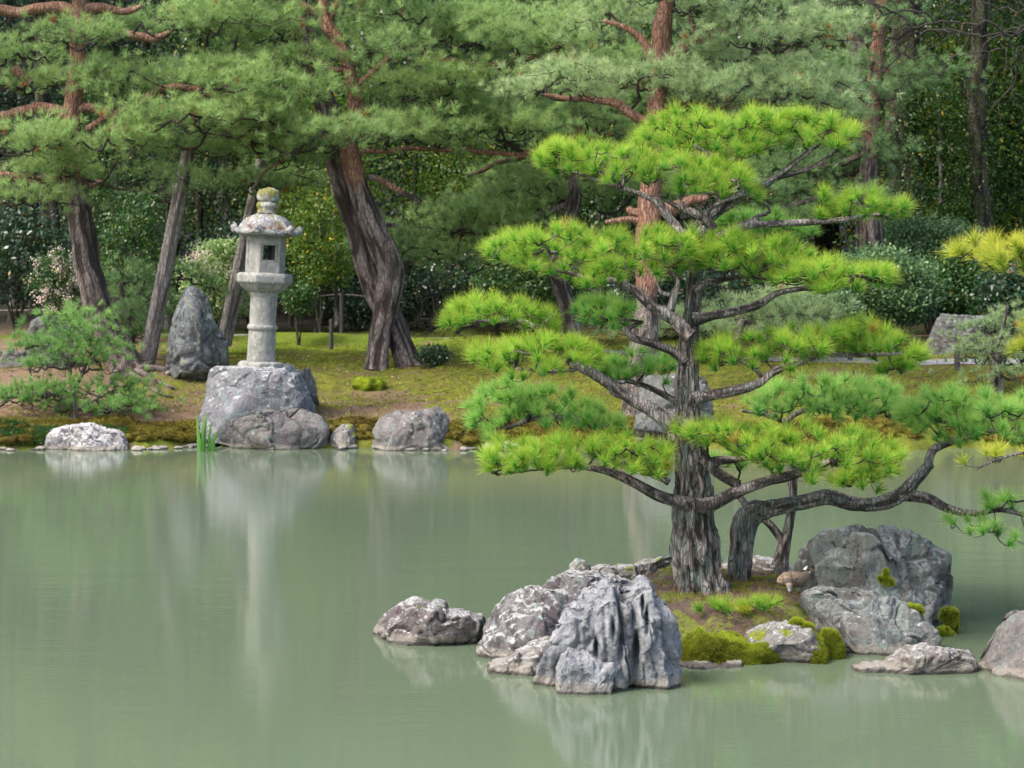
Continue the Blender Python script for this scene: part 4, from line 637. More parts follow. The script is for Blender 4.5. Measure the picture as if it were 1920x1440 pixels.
def rpart(name, prof, m, **k):
    pr = []
    for (a_, b_), (c_, d_) in zip(prof[:-1], prof[1:]):
        st = max(1, int(math.hypot(c_ - a_, d_ - b_) / 2.2)); pr += [(a_ + (c_ - a_) * t, b_ + (d_ - b_) * t) for t in np.linspace(0, 1, st, endpoint=False)]
    pr.append(prof[-1]); pr = [(max(r_, .02) * u, z * u) for r_, z in pr]
    V, Q, nn_ = ringmesh(pr, k.pop('n', 96), **k); mb = MB(); mb.add(V, Q); return mb.build(name, m, lan)
R20 = math.radians(20)
rpart('base', [(0, -5), (42, -5), (41, 3), (38, 6), (30, 7), (0, 7)], M['granite'], seed=1, rough=.012)
rpart('shaft', [(0, 5), (27, 6), (26, 14), (25, 70), (24.6, 100), (25, 128), (26.5, 132), (27, 139), (0, 139)], M['granite'], seed=2, rough=.004)
rpart('shaft_ring', [(24, 64), (27.5, 66), (28.5, 70), (27.5, 74), (24, 76)], M['granite'], seed=3, rough=.004)
def petal(q, corner, R, z): a = np.linspace(0, 2 * math.pi, len(R), endpoint=False); return R * (1 + .035 * np.abs(np.sin(a * 9)) * (2 < q < 12)), z
rpart('platform', [(0, 136), (30, 136), (37, 140), (44, 146), (48, 151), (49, 152), (52, 153), (54, 156), (54, 168), (50, 172), (38, 173), (0, 173)], M['granite'], hexa=.9, rot=R20, seed=4, rough=.005, cornerlift=petal, n=144)
# fire box: six wall panels, two pierced by a square window
def firebox():
    mb = MB(); R_, Ri = 38 * u, 31 * u; z0, z1 = 172 * u, 242 * u
    for k in range(6):
        a0, a1 = R20 + math.radians(60 * k), R20 + math.radians(60 * (k + 1)); A, Bq = np.array([math.cos(a0), math.sin(a0), 0]), np.array([math.cos(a1), math.sin(a1), 0])
        win = k in (4, 1); xs_ = [0, .08, .15, .85, .92, 1] if win else [0, .15, .85, 1]; zs_ = [0, .32, .36, .75, .79, 1] if win else [0, .2, .85, 1]
        def pt(R1, s, t, dep=0): q = (A * (1 - s) + Bq * s) * R1; nn_ = norm((A + Bq) / 2); q = q - nn_ * dep; q[2] = z0 + (z1 - z0) * t; return q
        for a_ in range(len(xs_) - 1):
            for b_ in range(len(zs_) - 1):
                hole = win and a_ == 2 and b_ == 2; fr_ = win and not hole and 1 <= a_ <= 3 and 1 <= b_ <= 3
                if hole: continue
                s0, s1, t0, t1 = xs_[a_], xs_[a_ + 1], zs_[b_], zs_[b_ + 1]
                dp = 0.012 if fr_ else (0.006 if not win and a_ == 1 and b_ == 1 else 0)
                mb.add([pt(R_, s0, t0, dp), pt(R_, s1, t0, dp), pt(R_, s1, t1, dp), pt(R_, s0, t1, dp)], [[0, 1, 2, 3]]); mb.add([pt(Ri, s0, t0), pt(Ri, s1, t0), pt(Ri, s1, t1), pt(Ri, s0, t1)], [[3, 2, 1, 0]])
        if win:
            for (s0, t0, s1, t1, ro, ri_) in ((.15, .36, .85, .36, .012, None), (.85, .36, .85, .75, .012, None), (.85, .75, .15, .75, .012, None), (.15, .75, .15, .36, .012, None)):
                mb.add([pt(R_, s0, t0, ro), pt(R_, s1, t1, ro), pt(Ri, s1, t1), pt(Ri, s0, t0)], [[0, 1, 2, 3]])
            for (s0, t0, s1, t1) in ((.08, .32, .92, .32), (.92, .32, .92, .79), (.92, .79, .08, .79), (.08, .79, .08, .32)):
                mb.add([pt(R_, s0, t0), pt(R_, s1, t1), pt(R_, s1, t1, .012), pt(R_, s0, t0, .012)], [[0, 1, 2, 3]])
        else:
            for (s0, t0, s1, t1) in ((.15, .2, .85, .2), (.85, .2, .85, .85), (.85, .85, .15, .85), (.15, .85, .15, .2)):
                mb.add([pt(R_, s0, t0), pt(R_, s1, t1), pt(R_, s1, t1, .006), pt(R_, s0, t0, .006)], [[0, 1, 2, 3]])
    return mb
firebox().build('fire_box', M['granite'], lan, smooth=False)
def curl(q, corner, R, z):
    w_ = np.exp(-(corner / .14) ** 2); e = np.clip((R / u - 40) / 25, 0, 1); return R * (1 + .05 * w_ * e), z + (5 * u) * w_ * e ** 1.5 + (3 * u) * e * (corner < .5) * w_
rpart('roof', [(0, 240), (34, 240), (50, 241), (62, 243), (66, 246), (66, 251), (62, 254), (56, 253), (52, 256), (49, 262), (44, 270), (36, 276), (26, 281), (20, 283), (0, 283)], M['roofstone'], hexa=.75, rot=R20, seed=5, rough=.007, cornerlift=curl, n=216)
for k in range(6):
    a_ = R20 + math.radians(60 * k); mb = MB(); S, Fc = ico(4); V = S * (6.5 * u, 6.5 * u, 8.5 * u); V += S * (.008 * fbm(V + k, 25, k, 3))[:, None]; ca, sa = math.cos(a_), math.sin(a_); X = V[:, 0] * ca - V[:, 1] * sa; Yv = V[:, 0] * sa + V[:, 1] * ca
    mb.add(np.stack([X + 62 * u * ca, Yv + 62 * u * sa, V[:, 2] + 254 * u], 1), Fc); mb.build('roof_corner', M['roofstone'], lan)
rpart('finial_ring', [(0, 282), (20, 283), (19, 290), (19, 292), (21, 295), (22, 299), (20, 303), (17, 305), (0, 305)], M['mossstone'], seed=6, rough=.01)
rpart('finial', [(0, 304), (16, 305), (20, 308), (22, 315), (22, 322), (19, 327), (12, 330), (0, 332)], M['mossstone'], hexa=.4, rot=.1, seed=7, rough=.014)
rg = rng_(55); mb = MB(); n = 60; aa = rg.uniform(4.2, 5.8, n); rr2 = rg.uniform(46, 60, n) * u; p = np.c_[rr2 * np.cos(aa), rr2 * np.sin(aa), np.full(n, 256 * u)]; needles(mb, p, np.c_[rg.normal(0, 1, (n, 2)), np.full(n, .1)], .10, 5, .007, rg, (30, 90), lift=0.02)
o = tag(mb.build('fallen_needles', M['litter'], smooth=False), 'rusty fallen pine needles lying on the lantern roof', 'needles', kind='stuff'); o.location = lan.location; o.rotation_euler = lan.rotation_euler
# ------------------------------------------------------------------ far bank pines
def bg_pine(name, label, base, trunks, limbs, pads, leaf, seed, upper=(1.9, 3.4), above=(), cat='pine tree', dens=1.0, L=.15, nn=34, wid=.008, barkm='bark_red', roots=()):
    Y = base[2]; r = thing(name, P(base[0], base[1], Y), label, cat); rg = rng_(seed)
    def up_attr(mb):
        V = np.concatenate(mb.v); mb.a['upper'] = [np.clip((V[:, 2] - upper[0]) / (upper[1] - upper[0]), 0, 1)]
    for q, t in enumerate(trunks):
        mb = MB(); tube(mb, pxt(t, Y), 30, .05, .10, (11, 11, 2.4), seed + q, wob=.02); up_attr(mb); mb.a['upper'][0] *= (1. if q == 0 else .25); attach(mb.build('trunk', M[barkm]), r)
    src = []
    for q, t in enumerate(limbs):
        mb = MB(); s = tube(mb, pxt(t, Y), 12, .06, .08, (12, 12, 4), seed + 20 + q, wob=.04); up_attr(mb); attach(mb.build('branch', M[barkm]), r); src.append(s)
    for t in trunks: src.append(spline(pxt(t, Y), .3))
    src = np.vstack(src); allpads = list(pads)
    for (cx, cy, w_, h_, off) in above[:4:2]: allpads.append((cx, cy, w_, h_, off))
    for (cx, cy, w_, h_, *off) in allpads:
        off = off[0] if off else rg.uniform(-.8, .8); Yp = Y + off; h_ = h_ * 1.25; n = int(w_ * h_ / 105. * dens) + 6; dY = min(1.1, .35 * w_ / F * Yp * 1.4); k_ = h_ / F * Yp
        # irregular lens of tufts: several overlapping sprays
        ns = max(3, int(w_ / 55)); ce = np.stack([rg.uniform(-.5, .5, ns) * w_, rg.uniform(-.28, .28, ns) * h_, rg.uniform(-1, 1, ns) * dY], 1); kk = rg.integers(0, ns, n)
        sp = rg.normal(0, 1, (n, 3)) * (34, h_ * .17, dY * .35); q = ce[kk] + sp; x = cx + q[:, 0]; y = cy + q[:, 1] + 6 * (np.abs(q[:, 0]) / (w_ / 2)) ** 2; d = q[:, 2]
        p = np.stack([(x - CX) / F * Yp, Yp + d, HC - (y - HY) / F * Yp], 1); c = P(cx, cy + h_ * .5, Yp); ax = (p - c); ax[:, 2] = 0; ax = norm(ax) * .8; ax[:, 2] = .75; ax += rg.normal(0, .35, ax.shape)
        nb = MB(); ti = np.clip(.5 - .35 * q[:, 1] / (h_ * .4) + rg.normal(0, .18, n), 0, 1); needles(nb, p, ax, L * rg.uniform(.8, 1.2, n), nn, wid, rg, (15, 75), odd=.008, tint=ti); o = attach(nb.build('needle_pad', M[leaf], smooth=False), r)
        tb = MB(); cw = np.stack([(cx + ce[:, 0] - CX) / F * Yp, Yp + ce[:, 2], HC - (cy + ce[:, 1] + h_ * .22 - HY) / F * Yp], 1)
        sub = p[rg.permutation(n)[:min(n, 60)]] - (0, 0, .09); near = src[np.argsort(np.linalg.norm(src[:, :3] - c, axis=1))[:2]]; twigs(tb, np.vstack([cw, sub]), near, rg, r0=.0032, rmax=.02, seg=4, kpath=.2)
        tb.a['upper'] = [np.full(tb.n, .25)]; q_ = tb.build('twigs', M[barkm]); q_.parent = o
    for t in roots: mb = MB(); tube(mb, np.array([[*P(a_, b_, Y + d_)[:2], tz(P(a_, b_, Y + d_)[0], Y + d_) + .02, h_ / F * Y] for a_, b_, h_, d_ in t]), 10, .05, .1, seed=seed, wob=.02, upper=0.); attach(mb.build('root', M[barkm]), r)
    return r
bg_pine('red_pine', 'red pine with leaning orange topped trunk on the left bank', (238, 690, 33.2), [[(246, 705, 44), (232, 672, 32), (205, 625, 27), (184, 570, 26), (168, 510, 25), (154, 430, 24), (141, 350, 23), (134, 290, 20), (133, 240, 18), (138, 180, 17), (146, 100, 16), (149, 30, 15), (150, -60, 14), (158, -200, 12), (150, -400, 9)]],
    [[(135, 222, 13), (110, 212, 12), (80, 206, 11), (40, 208, 10), (0, 214, 9), (-80, 210, 8)], [(148, 206, 10), (180, 205, 9), (215, 215, 8), (242, 224, 7), (232, 236, 6), (208, 236, 4)], [(135, 345, 13), (105, 337, 10), (60, 336, 9), (0, 328, 8), (-70, 322, 7)], [(150, 30, 15), (115, 15, 12), (70, 20, 11), (30, 26, 10), (-20, 10, 10)], [(150, 20, 13), (190, 15, 10), (240, 18, 7), (265, 12, 5)], [(318, 62, 6), (295, 70, 8), (265, 68, 8), (232, 60, 7)], [(60, 158, 7), (40, 140, 9), (25, 128, 9)], [(165, 240, 6), (300, 172, 7), (380, 170, 6), (440, 200, 6)], [(160, 350, 6), (180, 342, 5), (196, 346, 3)]],
    [(110, 55, 170, 55, -.5), (70, 105, 200, 60, .3), (60, 150, 160, 40, .4), (250, 35, 320, 60, .2), (420, 45, 300, 80, -.2), (200, 50, 140, 30, .5), (330, 110, 300, 60, .6), (170, 150, 200, 40, .6), (280, 150, 260, 60, -.2), (400, 150, 260, 80, -.5), (520, 170, 240, 80, -.7), (60, 265, 240, 70, -.6), (170, 270, 200, 70, -.8), (300, 205, 200, 50, -.4), (330, 225, 280, 60, -.3), (430, 225, 300, 60, -.6), (560, 225, 260, 60, -.9), (650, 240, 140, 60, -1.2), (30, 370, 180, 60, -.4), (90, 320, 160, 40, -.5), (230, 310, 190, 50, .2), (380, 270, 240, 45, .3), (480, 280, 220, 40, .4), (570, 110, 120, 40, -.3), (520, 110, 160, 50, .3)],
    'bg_needle', 201, (2.9, 4.4), above=[(100, -60, 380, 70, 0), (350, -80, 340, 80, .3), (520, -30, 260, 70, 0), (80, -180, 360, 80, .3), (280, -230, 360, 80, -.4), (150, -330, 360, 90, 0), (120, -440, 260, 90, 0)], dens=1.25,
    roots=[[(245, 695, 9, 0), (270, 700, 6, -.4), (300, 710, 4, -.8), (325, 722, 3, -1.1)], [(250, 690, 10, -.1), (290, 690, 8, -.2), (335, 692, 4, -.3)], [(240, 695, 7, -.2), (265, 705, 4, -.7), (290, 720, 3, -1.2), (325, 735, 2, -1.6)], [(265, 690, 6, -.2), (285, 702, 4, -.6), (300, 735, 2, -1.4)], [(225, 695, 8, -.1), (215, 702, 5, -.4), (205, 715, 3, -.8)]])
bg_pine('red_pine', 'twin trunked red pine in the middle of the far bank', (730, 688, 33.6), [[(706, 700, 27), (706, 680, 23), (712, 630, 21), (728, 560, 24), (730, 500, 26), (712, 450, 24), (690, 400, 22), (672, 350, 20), (660, 300, 19), (655, 270, 17), (668, 210, 16), (664, 165, 14), (640, 90, 13), (612, 45, 13), (606, 0, 11), (600, -120, 10), (610, -320, 7)], [(776, 700, 30, .3), (764, 675, 25, .3), (740, 610, 23, .3), (700, 530, 26, .35), (680, 440, 28, .4), (655, 370, 26, .4), (636, 310, 24, .4), (622, 240, 22, .4), (600, 150, 20, .4), (575, 60, 18, .4), (560, 0, 16, .4), (530, -140, 12, .4)]],
    [[(612, 42, 9), (590, 20, 8), (560, 5, 7), (530, -8, 6)], [(614, 42, 8), (628, 18, 7), (645, -5, 6)], [(668, 165, 8), (700, 135, 6), (740, 103, 6), (780, 92, 5), (787, 87, 5)], [(785, 95, 4), (850, 115, 5), (920, 120, 5), (1000, 105, 4), (1060, 80, 3)], [(690, 333, 6), (720, 340, 6), (755, 360, 5), (790, 380, 4)], [(712, 425, 5), (728, 424, 5), (738, 424, 4)], [(660, 285, 5), (780, 280, 4), (850, 278, 5), (920, 290, 5), (990, 284, 4)], [(560, 95, 3), (590, 115, 5), (620, 130, 5), (650, 125, 6)], [(655, 270, 5), (600, 255, 4), (540, 285, 3), (470, 355, 3)]],
    [(760, 25, 260, 70, .3), (850, 60, 420, 90, -.4), (980, 45, 280, 70, .2), (760, 75, 120, 50, .2), (540, 60, 120, 50, .2), (810, 175, 200, 70, .2), (900, 165, 330, 70, .4), (820, 210, 300, 60, .5), (1010, 190, 200, 60, .6), (720, 245, 260, 55, -.4), (860, 240, 330, 60, -.2), (980, 245, 220, 50, 0), (770, 150, 200, 60, -.2), (1050, 90, 160, 60, .4), (440, 335, 190, 50, .8), (500, 330, 120, 40, .9)],
    'bg_needle', 202, (3.0, 4.4), above=[(640, -50, 320, 80, 0), (850, -60, 400, 90, .2), (700, -170, 420, 90, -.3), (880, -200, 300, 90, .3), (620, -290, 360, 90, 0), (640, -400, 260, 80, 0)], dens=1.25)
bg_pine('red_pine', 'red pine with pale green needles and orange trunk behind the islet pine', (1185, 805, 30.9), [[(1184, 830, 32), (1188, 790, 27), (1194, 740, 26), (1202, 680, 25), (1210, 600, 24), (1214, 520, 22), (1214, 440, 21), (1220, 350, 20), (1226, 270, 19), (1232, 190, 19), (1238, 110, 19), (1240, 50, 19), (1250, 0, 14), (1262, -80, 12), (1255, -220, 10)]],
    [[(1222, 232, 10), (1190, 218, 10), (1155, 198, 9), (1120, 192, 7), (1060, 188, 5), (1020, 178, 3)], [(1225, 115, 9), (1210, 85, 9), (1185, 62, 7), (1150, 45, 5), (1130, 38, 3)], [(1248, 105, 10), (1290, 90, 9), (1320, 75, 10), (1350, 62, 9), (1392, 55, 7), (1430, 60, 4)], [(1312, 80, 8), (1300, 50, 5), (1296, 20, 3)], [(1230, 210, 8), (1280, 190, 9), (1310, 195, 7), (1350, 205, 4)], [(1215, 390, 9), (1245, 395, 14), (1290, 380, 10), (1330, 372, 6)], [(1235, 405, 10), (1200, 405, 9), (1180, 395, 6)], [(1225, 320, 8), (1320, 290, 7), (1380, 285, 6), (1420, 270, 5)], [(1212, 420, 8), (1180, 410, 7), (1140, 415, 4)]],
    [(1390, 20, 280, 60, .2), (1260, -5, 160, 40, -.6), (1450, 70, 200, 60, -.3), (1150, 45, 120, 50, .4), (1400, 110, 300, 60, .4), (1110, 150, 260, 50, -.3), (1200, 135, 160, 60, -.6), (1060, 165, 140, 40, 0), (1430, 155, 300, 60, -.2), (1330, 150, 240, 60, -.5), (1490, 175, 180, 40, -.3), (1390, 185, 260, 50, .2), (1540, 60, 160, 60, .3)],
    'bg_pale', 203, (1.5, 2.9), above=[(1300, -60, 360, 80, 0), (1420, -120, 300, 90, 0), (1200, -160, 340, 90, 0), (1290, -250, 300, 90, 0)], dens=1.2, wid=.007)
bg_pine('red_pine', 'low spreading pine filling the shade between the twin trunks and the islet pine', (1050, 655, 35.5), [[(1078, 640, 20), (1066, 590, 18), (1052, 540, 16), (1040, 505, 16), (1050, 450, 15), (1075, 380, 14), (1082, 300, 13), (1080, 200, 11), (1070, 60, 9)]], [[(1075, 380, 8), (1020, 400, 7), (950, 420, 5), (860, 430, 4)], [(1080, 330, 7), (1150, 320, 6), (1230, 330, 4)], [(1080, 260, 6), (960, 300, 5), (880, 330, 4)]],
    [(860, 430, 280, 90, 0), (960, 400, 300, 80, .3), (930, 360, 260, 60, .6), (800, 410, 160, 60, .2), (880, 470, 240, 50, -.3), (1040, 350, 240, 70, .2), (1150, 350, 260, 80, .3), (1120, 290, 260, 60, .5), (1050, 310, 200, 60, .4), (1000, 460, 240, 60, .4), (1130, 220, 300, 80, .8), (1000, 130, 260, 70, .9), (1150, 120, 220, 70, .9), (1040, 230, 240, 60, .9), (1000, 30, 240, 80, .9), (1120, 20, 200, 70, .9)], 'bg_needle', 204, (3, 5), dens=1.15)
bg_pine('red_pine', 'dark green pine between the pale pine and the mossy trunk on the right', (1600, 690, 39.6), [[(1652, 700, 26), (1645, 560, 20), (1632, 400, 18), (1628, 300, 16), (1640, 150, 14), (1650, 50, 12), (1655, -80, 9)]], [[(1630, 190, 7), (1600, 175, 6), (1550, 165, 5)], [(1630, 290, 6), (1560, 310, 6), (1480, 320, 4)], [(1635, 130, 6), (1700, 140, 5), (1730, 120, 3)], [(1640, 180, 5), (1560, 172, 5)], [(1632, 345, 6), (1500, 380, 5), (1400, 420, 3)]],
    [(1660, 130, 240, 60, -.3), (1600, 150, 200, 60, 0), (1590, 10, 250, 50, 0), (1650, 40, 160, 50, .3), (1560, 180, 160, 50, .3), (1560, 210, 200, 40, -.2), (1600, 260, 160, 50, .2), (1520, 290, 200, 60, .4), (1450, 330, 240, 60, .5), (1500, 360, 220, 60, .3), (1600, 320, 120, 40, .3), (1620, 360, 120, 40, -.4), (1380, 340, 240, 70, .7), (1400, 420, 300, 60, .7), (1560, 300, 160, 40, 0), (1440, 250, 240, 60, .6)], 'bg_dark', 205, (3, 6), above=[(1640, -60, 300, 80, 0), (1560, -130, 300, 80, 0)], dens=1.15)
bg_pine('low_pine', 'low soft needled pine close to the ground behind the orange trunk', (1400, 660, 34.2), [[(1395, 690, 12), (1380, 640, 10), (1400, 590, 8), (1430, 570, 6)]], [], [(1400, 565, 180, 50, 0), (1480, 560, 150, 50, .2), (1240, 600, 160, 50, 0), (1320, 590, 160, 50, .2), (1440, 600, 240, 60, .1)], 'bg_pale', 206, (5, 6), dens=1.2)
bg_pine('low_pine', 'dark low pine behind the leaning pole on the left', (240, 680, 34.8), [[(250, 690, 9), (245, 640, 8), (235, 590, 6), (228, 530, 4)]], [], [(240, 560, 120, 90, 0), (235, 620, 120, 70, .2), (300, 600, 100, 60, .3), (225, 510, 80, 50, 0), (340, 500, 60, 50, .3)], 'bg_dark', 207, (5, 6), dens=.9)
bg_pine('sapling_pine', 'small pine with a single grey stem on the bank by the right fence', (1870, 728, 31.6), [[(1870, 738, 13), (1870, 710, 12), (1868, 680, 9), (1872, 650, 7), (1880, 610, 4), (1890, 570, 3)]], [[(1870, 655, 4), (1855, 630, 3), (1842, 615, 2)], [(1870, 690, 4), (1845, 665, 3)], [(1872, 670, 4), (1900, 655, 3)]], [(1845, 600, 80, 40, 0), (1900, 600, 90, 50, .1), (1860, 650, 110, 45, 0), (1910, 670, 110, 50, 0), (1880, 690, 90, 30, 0)], 'bg_pale', 208, (5, 6), dens=1.2, L=.11, barkm='bark_grey')
bg_pine('sapling_pine', 'young green pine growing on the soil slope above the white rock', (138, 790, 30.4), [[(142, 800, 5), (140, 770, 5), (136, 730, 4), (132, 690, 4), (134, 650, 3), (138, 610, 2)]], [[(140, 760, 4), (118, 745, 3), (90, 738, 3), (55, 738, 2)], [(140, 740, 4), (155, 700, 4), (165, 670, 3), (178, 655, 2)], [(140, 770, 3), (180, 750, 3), (220, 730, 2)]], [(140, 610, 130, 60, 0), (90, 640, 110, 50, .1), (185, 640, 80, 36, -.1), (140, 665, 140, 40, 0), (50, 730, 110, 40, .1), (15, 735, 60, 30, 0), (120, 725, 120, 40, 0), (200, 720, 100, 40, 0), (190, 755, 130, 40, -.1), (120, 765, 110, 36, 0)], 'sapling_needle', 209, (5, 6), dens=1.15, L=.12, nn=44, wid=.006, barkm='bark_grey')
# prop poles
for a_, b_, h_, Yp, lab in (((355, 276), (277, 672), 14, 33.6, 'long grey wooden pole leaning between the left pine and the standing stone'), ((492, 300), (424, 625), 13, 35.5, 'brown wooden pole leaning behind the stone lantern')):
    mb = MB(); tube(mb, pxt([(a_[0], a_[1], h_ * .9), ((a_[0] + b_[0]) / 2, (a_[1] + b_[1]) / 2, h_), (b_[0], b_[1], h_ * 1.1), (b_[0] - (a_[0] - b_[0]) * .06, b_[1] + 22, h_ * 1.1)], Yp), 20, .05, .04, (14, 14, 1), 5); tag(mb.build('prop_pole', M['pole']), lab, 'pole', 'poles propping the pines')
# stump
mb = MB(); S, Fc = ico(4); V = S * (.24, .2, .13); V += S * (.05 * fbm(V, 9, 5, 4))[:, None]; Ys = 32.3; c = P(690, 700, Ys); mb.add(V + (c[0], Ys, tz(c[0], Ys) + .05), Fc, tint=np.clip(.5 + .5 * noise(V, 9, 2), 0, 1), tip=0.); rg = rng_(2); k = rg.integers(0, len(V), 1500); needles(mb, V[k] + (c[0], Ys, tz(c[0], Ys) + .05), S[k], .02, 3, .006, rg, (0, 50), stem=0)
tag(mb.build('moss_mound', M['moss_green']), 'small moss covered hump at the foot of the twin trunks', 'moss')
# fences
def post(px, top, bot, Y, hw, lab):
    z1 = P(px, top, Y)[2]; x = P(px, top, Y)[0]; z0 = tz(x, Y) - .1; w_ = hw / F * Y; b = bmesh.new(); bmesh.ops.create_cone(b, cap_ends=True, segments=14, radius1=w_, radius2=w_ * .95, depth=z1 - z0); bmesh.ops.bevel(b, geom=[e for e in b.edges if abs(e.verts[0].co.z - e.verts[1].co.z) < .01 and e.verts[0].co.z > 0], offset=.008, segments=2, affect='EDGES')
    me = bpy.data.meshes.new('fence_post'); b.to_mesh(me); b.free(); me.materials.append(M['post']); o = bpy.data.objects.new('fence_post', me); COL.objects.link(o); o.location = (x, Y, (z0 + z1) / 2); tag(o, lab, 'post', 'dark fence posts'); return (x, Y, z1)
post(-130, 572, 640, 41, 6, 'dark rope fence post out past the left edge'); post(641, 548, 615, 41, 5, 'tall thin dark rope post behind the twin trunks'); post(621, 598, 645, 38, 4, 'short dark post between lantern and twin trunks on the green moss')
post(1795, 627, 700, 33.1, 5.5, 'black cable post standing before the flat topped pale boulder'); post(1594, 640, 690, 34.6, 5, 'dark cable post half hidden under the right needle pads'); post(1716, 628, 690, 34.2, 4.5, 'dark cable post at the left foot of the flat topped boulder'); post(2000, 630, 700, 32.6, 6, 'dark cable post beyond the right edge')
def rope(pts, Y, r_, m, lab): mb = MB(); tube(mb, np.array([[*P(a_, b_, Y if c_ is None else c_), r_] for a_, b_, c_ in pts]), 6, .1, 0); return tag(mb.build('fence_rope', m), lab, 'rope')
rope([(-130, 578, 41), (0, 582, 41), (120, 578, 41), (232, 560, 41), (330, 572, 41), (440, 573, 41), (540, 566, 41), (641, 552, 41), (760, 568, 41)], 41, .012, M['rope'], 'grey rope sagging between posts along the back path')
rope([(1594, 643, 34.6), (1650, 638, 34.4), (1716, 630, 34.2), (1795, 631, 33.1), (1900, 634, 32.8), (2000, 633, 32.6)], 0, .007, M['rust'], 'upper rusty cable of the right fence'); rope([(1594, 655, 34.6), (1716, 642, 34.2), (1795, 641, 33.1), (1900, 646, 32.8), (2000, 643, 32.6)], 0, .007, M['rust'], 'lower rusty cable of the right fence')
# ------------------------------------------------------------------ woods
def leafcloud(mb, ctr, rad, nclus, per, size, rg, csize=.35, odd=.03, droop=.3, flat=1.0):
    d = norm(rg.normal(size=(nclus, 3))); rr_ = rg.uniform(.35, 1, (nclus, 1)) ** .6; cc = np.asarray(ctr) + d * rr_ * np.asarray(rad); ct = np.clip(rg.normal(.45, .22, nclus), 0, 1)
    p = cc[:, None] + rg.normal(0, 1, (nclus, per, 3)) * csize * (1, 1, .55 * flat); p = p.reshape(-1, 3); n = len(p)
    ax = norm(rg.normal(size=(n, 3)) + (0, 0, -droop)); up = norm(rg.normal(size=(n, 3)) * .7 + (0, -.3, 1)); sd_ = norm(np.cross(ax, up)); s = size * rg.uniform(.6, 1.3, (n, 1))
    V = np.stack([p - ax * s * .5, p + sd_ * s * .27, p + ax * s * .5, p - sd_ * s * .27], 1).reshape(-1, 3); ti = np.clip(np.repeat(ct, per) + rg.normal(0, .15, n), 0, 1); od = (rg.random(n) < odd).astype(float)
    mb.add(V, np.arange(n * 4).reshape(-1, 4), tint=np.repeat(ti, 4), odd=np.repeat(od, 4))
def tree_proto(seed, leaf, bark, th, crown, nclus, per, size, trunk_r=.13, lean=.3, odd=.03, low=.25):
    """a broadleaf tree at the origin: returns its root with trunk > limb children and a crown"""
    rg = rng_(seed); r = bpy.data.objects.new('woodland_tree', None); COL.objects.link(r); mb = MB(); lx, ly = rg.normal(0, lean, 2)
    t = tube(mb, np.array([[0, 0, -.3, trunk_r * 1.4], [0, 0, .1, trunk_r * 1.1], [lx * .3, ly * .3, th * .35, trunk_r], [lx * .5, ly * .3, th * .7, trunk_r * .7], [lx, ly, th, trunk_r * .3]]), 12, .12, .1, (9, 9, 2), seed, wob=.05)
    for q in range(9):
        s = t[int(len(t) * rg.uniform(.3, .95))]; a_ = rg.uniform(0, 6.28); l = rg.uniform(.5, .95) * crown[0]; e = s[:3] + np.array([math.cos(a_) * l, math.sin(a_) * l, rg.uniform(.2, 1.2)]); mid = (s[:3] + e) / 2 + (0, 0, -.15); tube(mb, np.array([[*s[:3], s[3] * .5], [*mid, s[3] * .35], [*e, .012]]), 6, .15, 0)
    tr = mb.build('trunk', M[bark], r); nb = MB(); leafcloud(nb, (lx * .7, ly * .7, th * (low + 1.05) / 2), (crown[0], crown[0], crown[1]), nclus, per, size, rg, .34, odd); nb.build('crown', M[leaf], r, smooth=False); return r
protoT = [tree_proto(301, 'leaf_dark', 'bark_dark', 9.0, (2.3, 4.4), 520, 44, .11, .15), tree_proto(302, 'leaf_green', 'bark_grey', 7.5, (1.9, 3.6), 420, 44, .10, .10), tree_proto(303, 'leaf_glint', 'bark_dark', 8.5, (2.2, 4.1), 520, 42, .105, .16, odd=.05), tree_proto(304, 'leaf_lime', 'bark_grey', 5.0, (1.3, 2.4), 260, 36, .085, .05, odd=.035)]
W2 = [(1, 1765, 42.6, .62, 'small mid green tree between the two dark trunks on the right'), (3, 1870, 43.5, 1.1, 'lime tinged sapling tree right of the straight dark trunk'), (3, 1715, 44.5, 1.25, 'yellow flecked sapling tree behind the mossy trunk on the right'), (1, 1935, 44, .95, 'mid green tree in the right corner below the bare twigs'), (1, 1480, 45, 1.1, 'mid green tree behind the top pads of the islet pine')]
used = set(); WG = 'trees of the woods behind the bank'
def wtree(k, px, Y, s, lab, rz=0, sz=1.0):
    r = protoT[k] if k not in used else copy_tree(protoT[k]); used.add(k); x = (px - CX) / F * Y; r.location = (x, Y, tz(x, Y) - .05); r.scale = (s, s, s * sz); r.rotation_euler = (0, 0, rz); tag(r, lab, 'tree', WG)
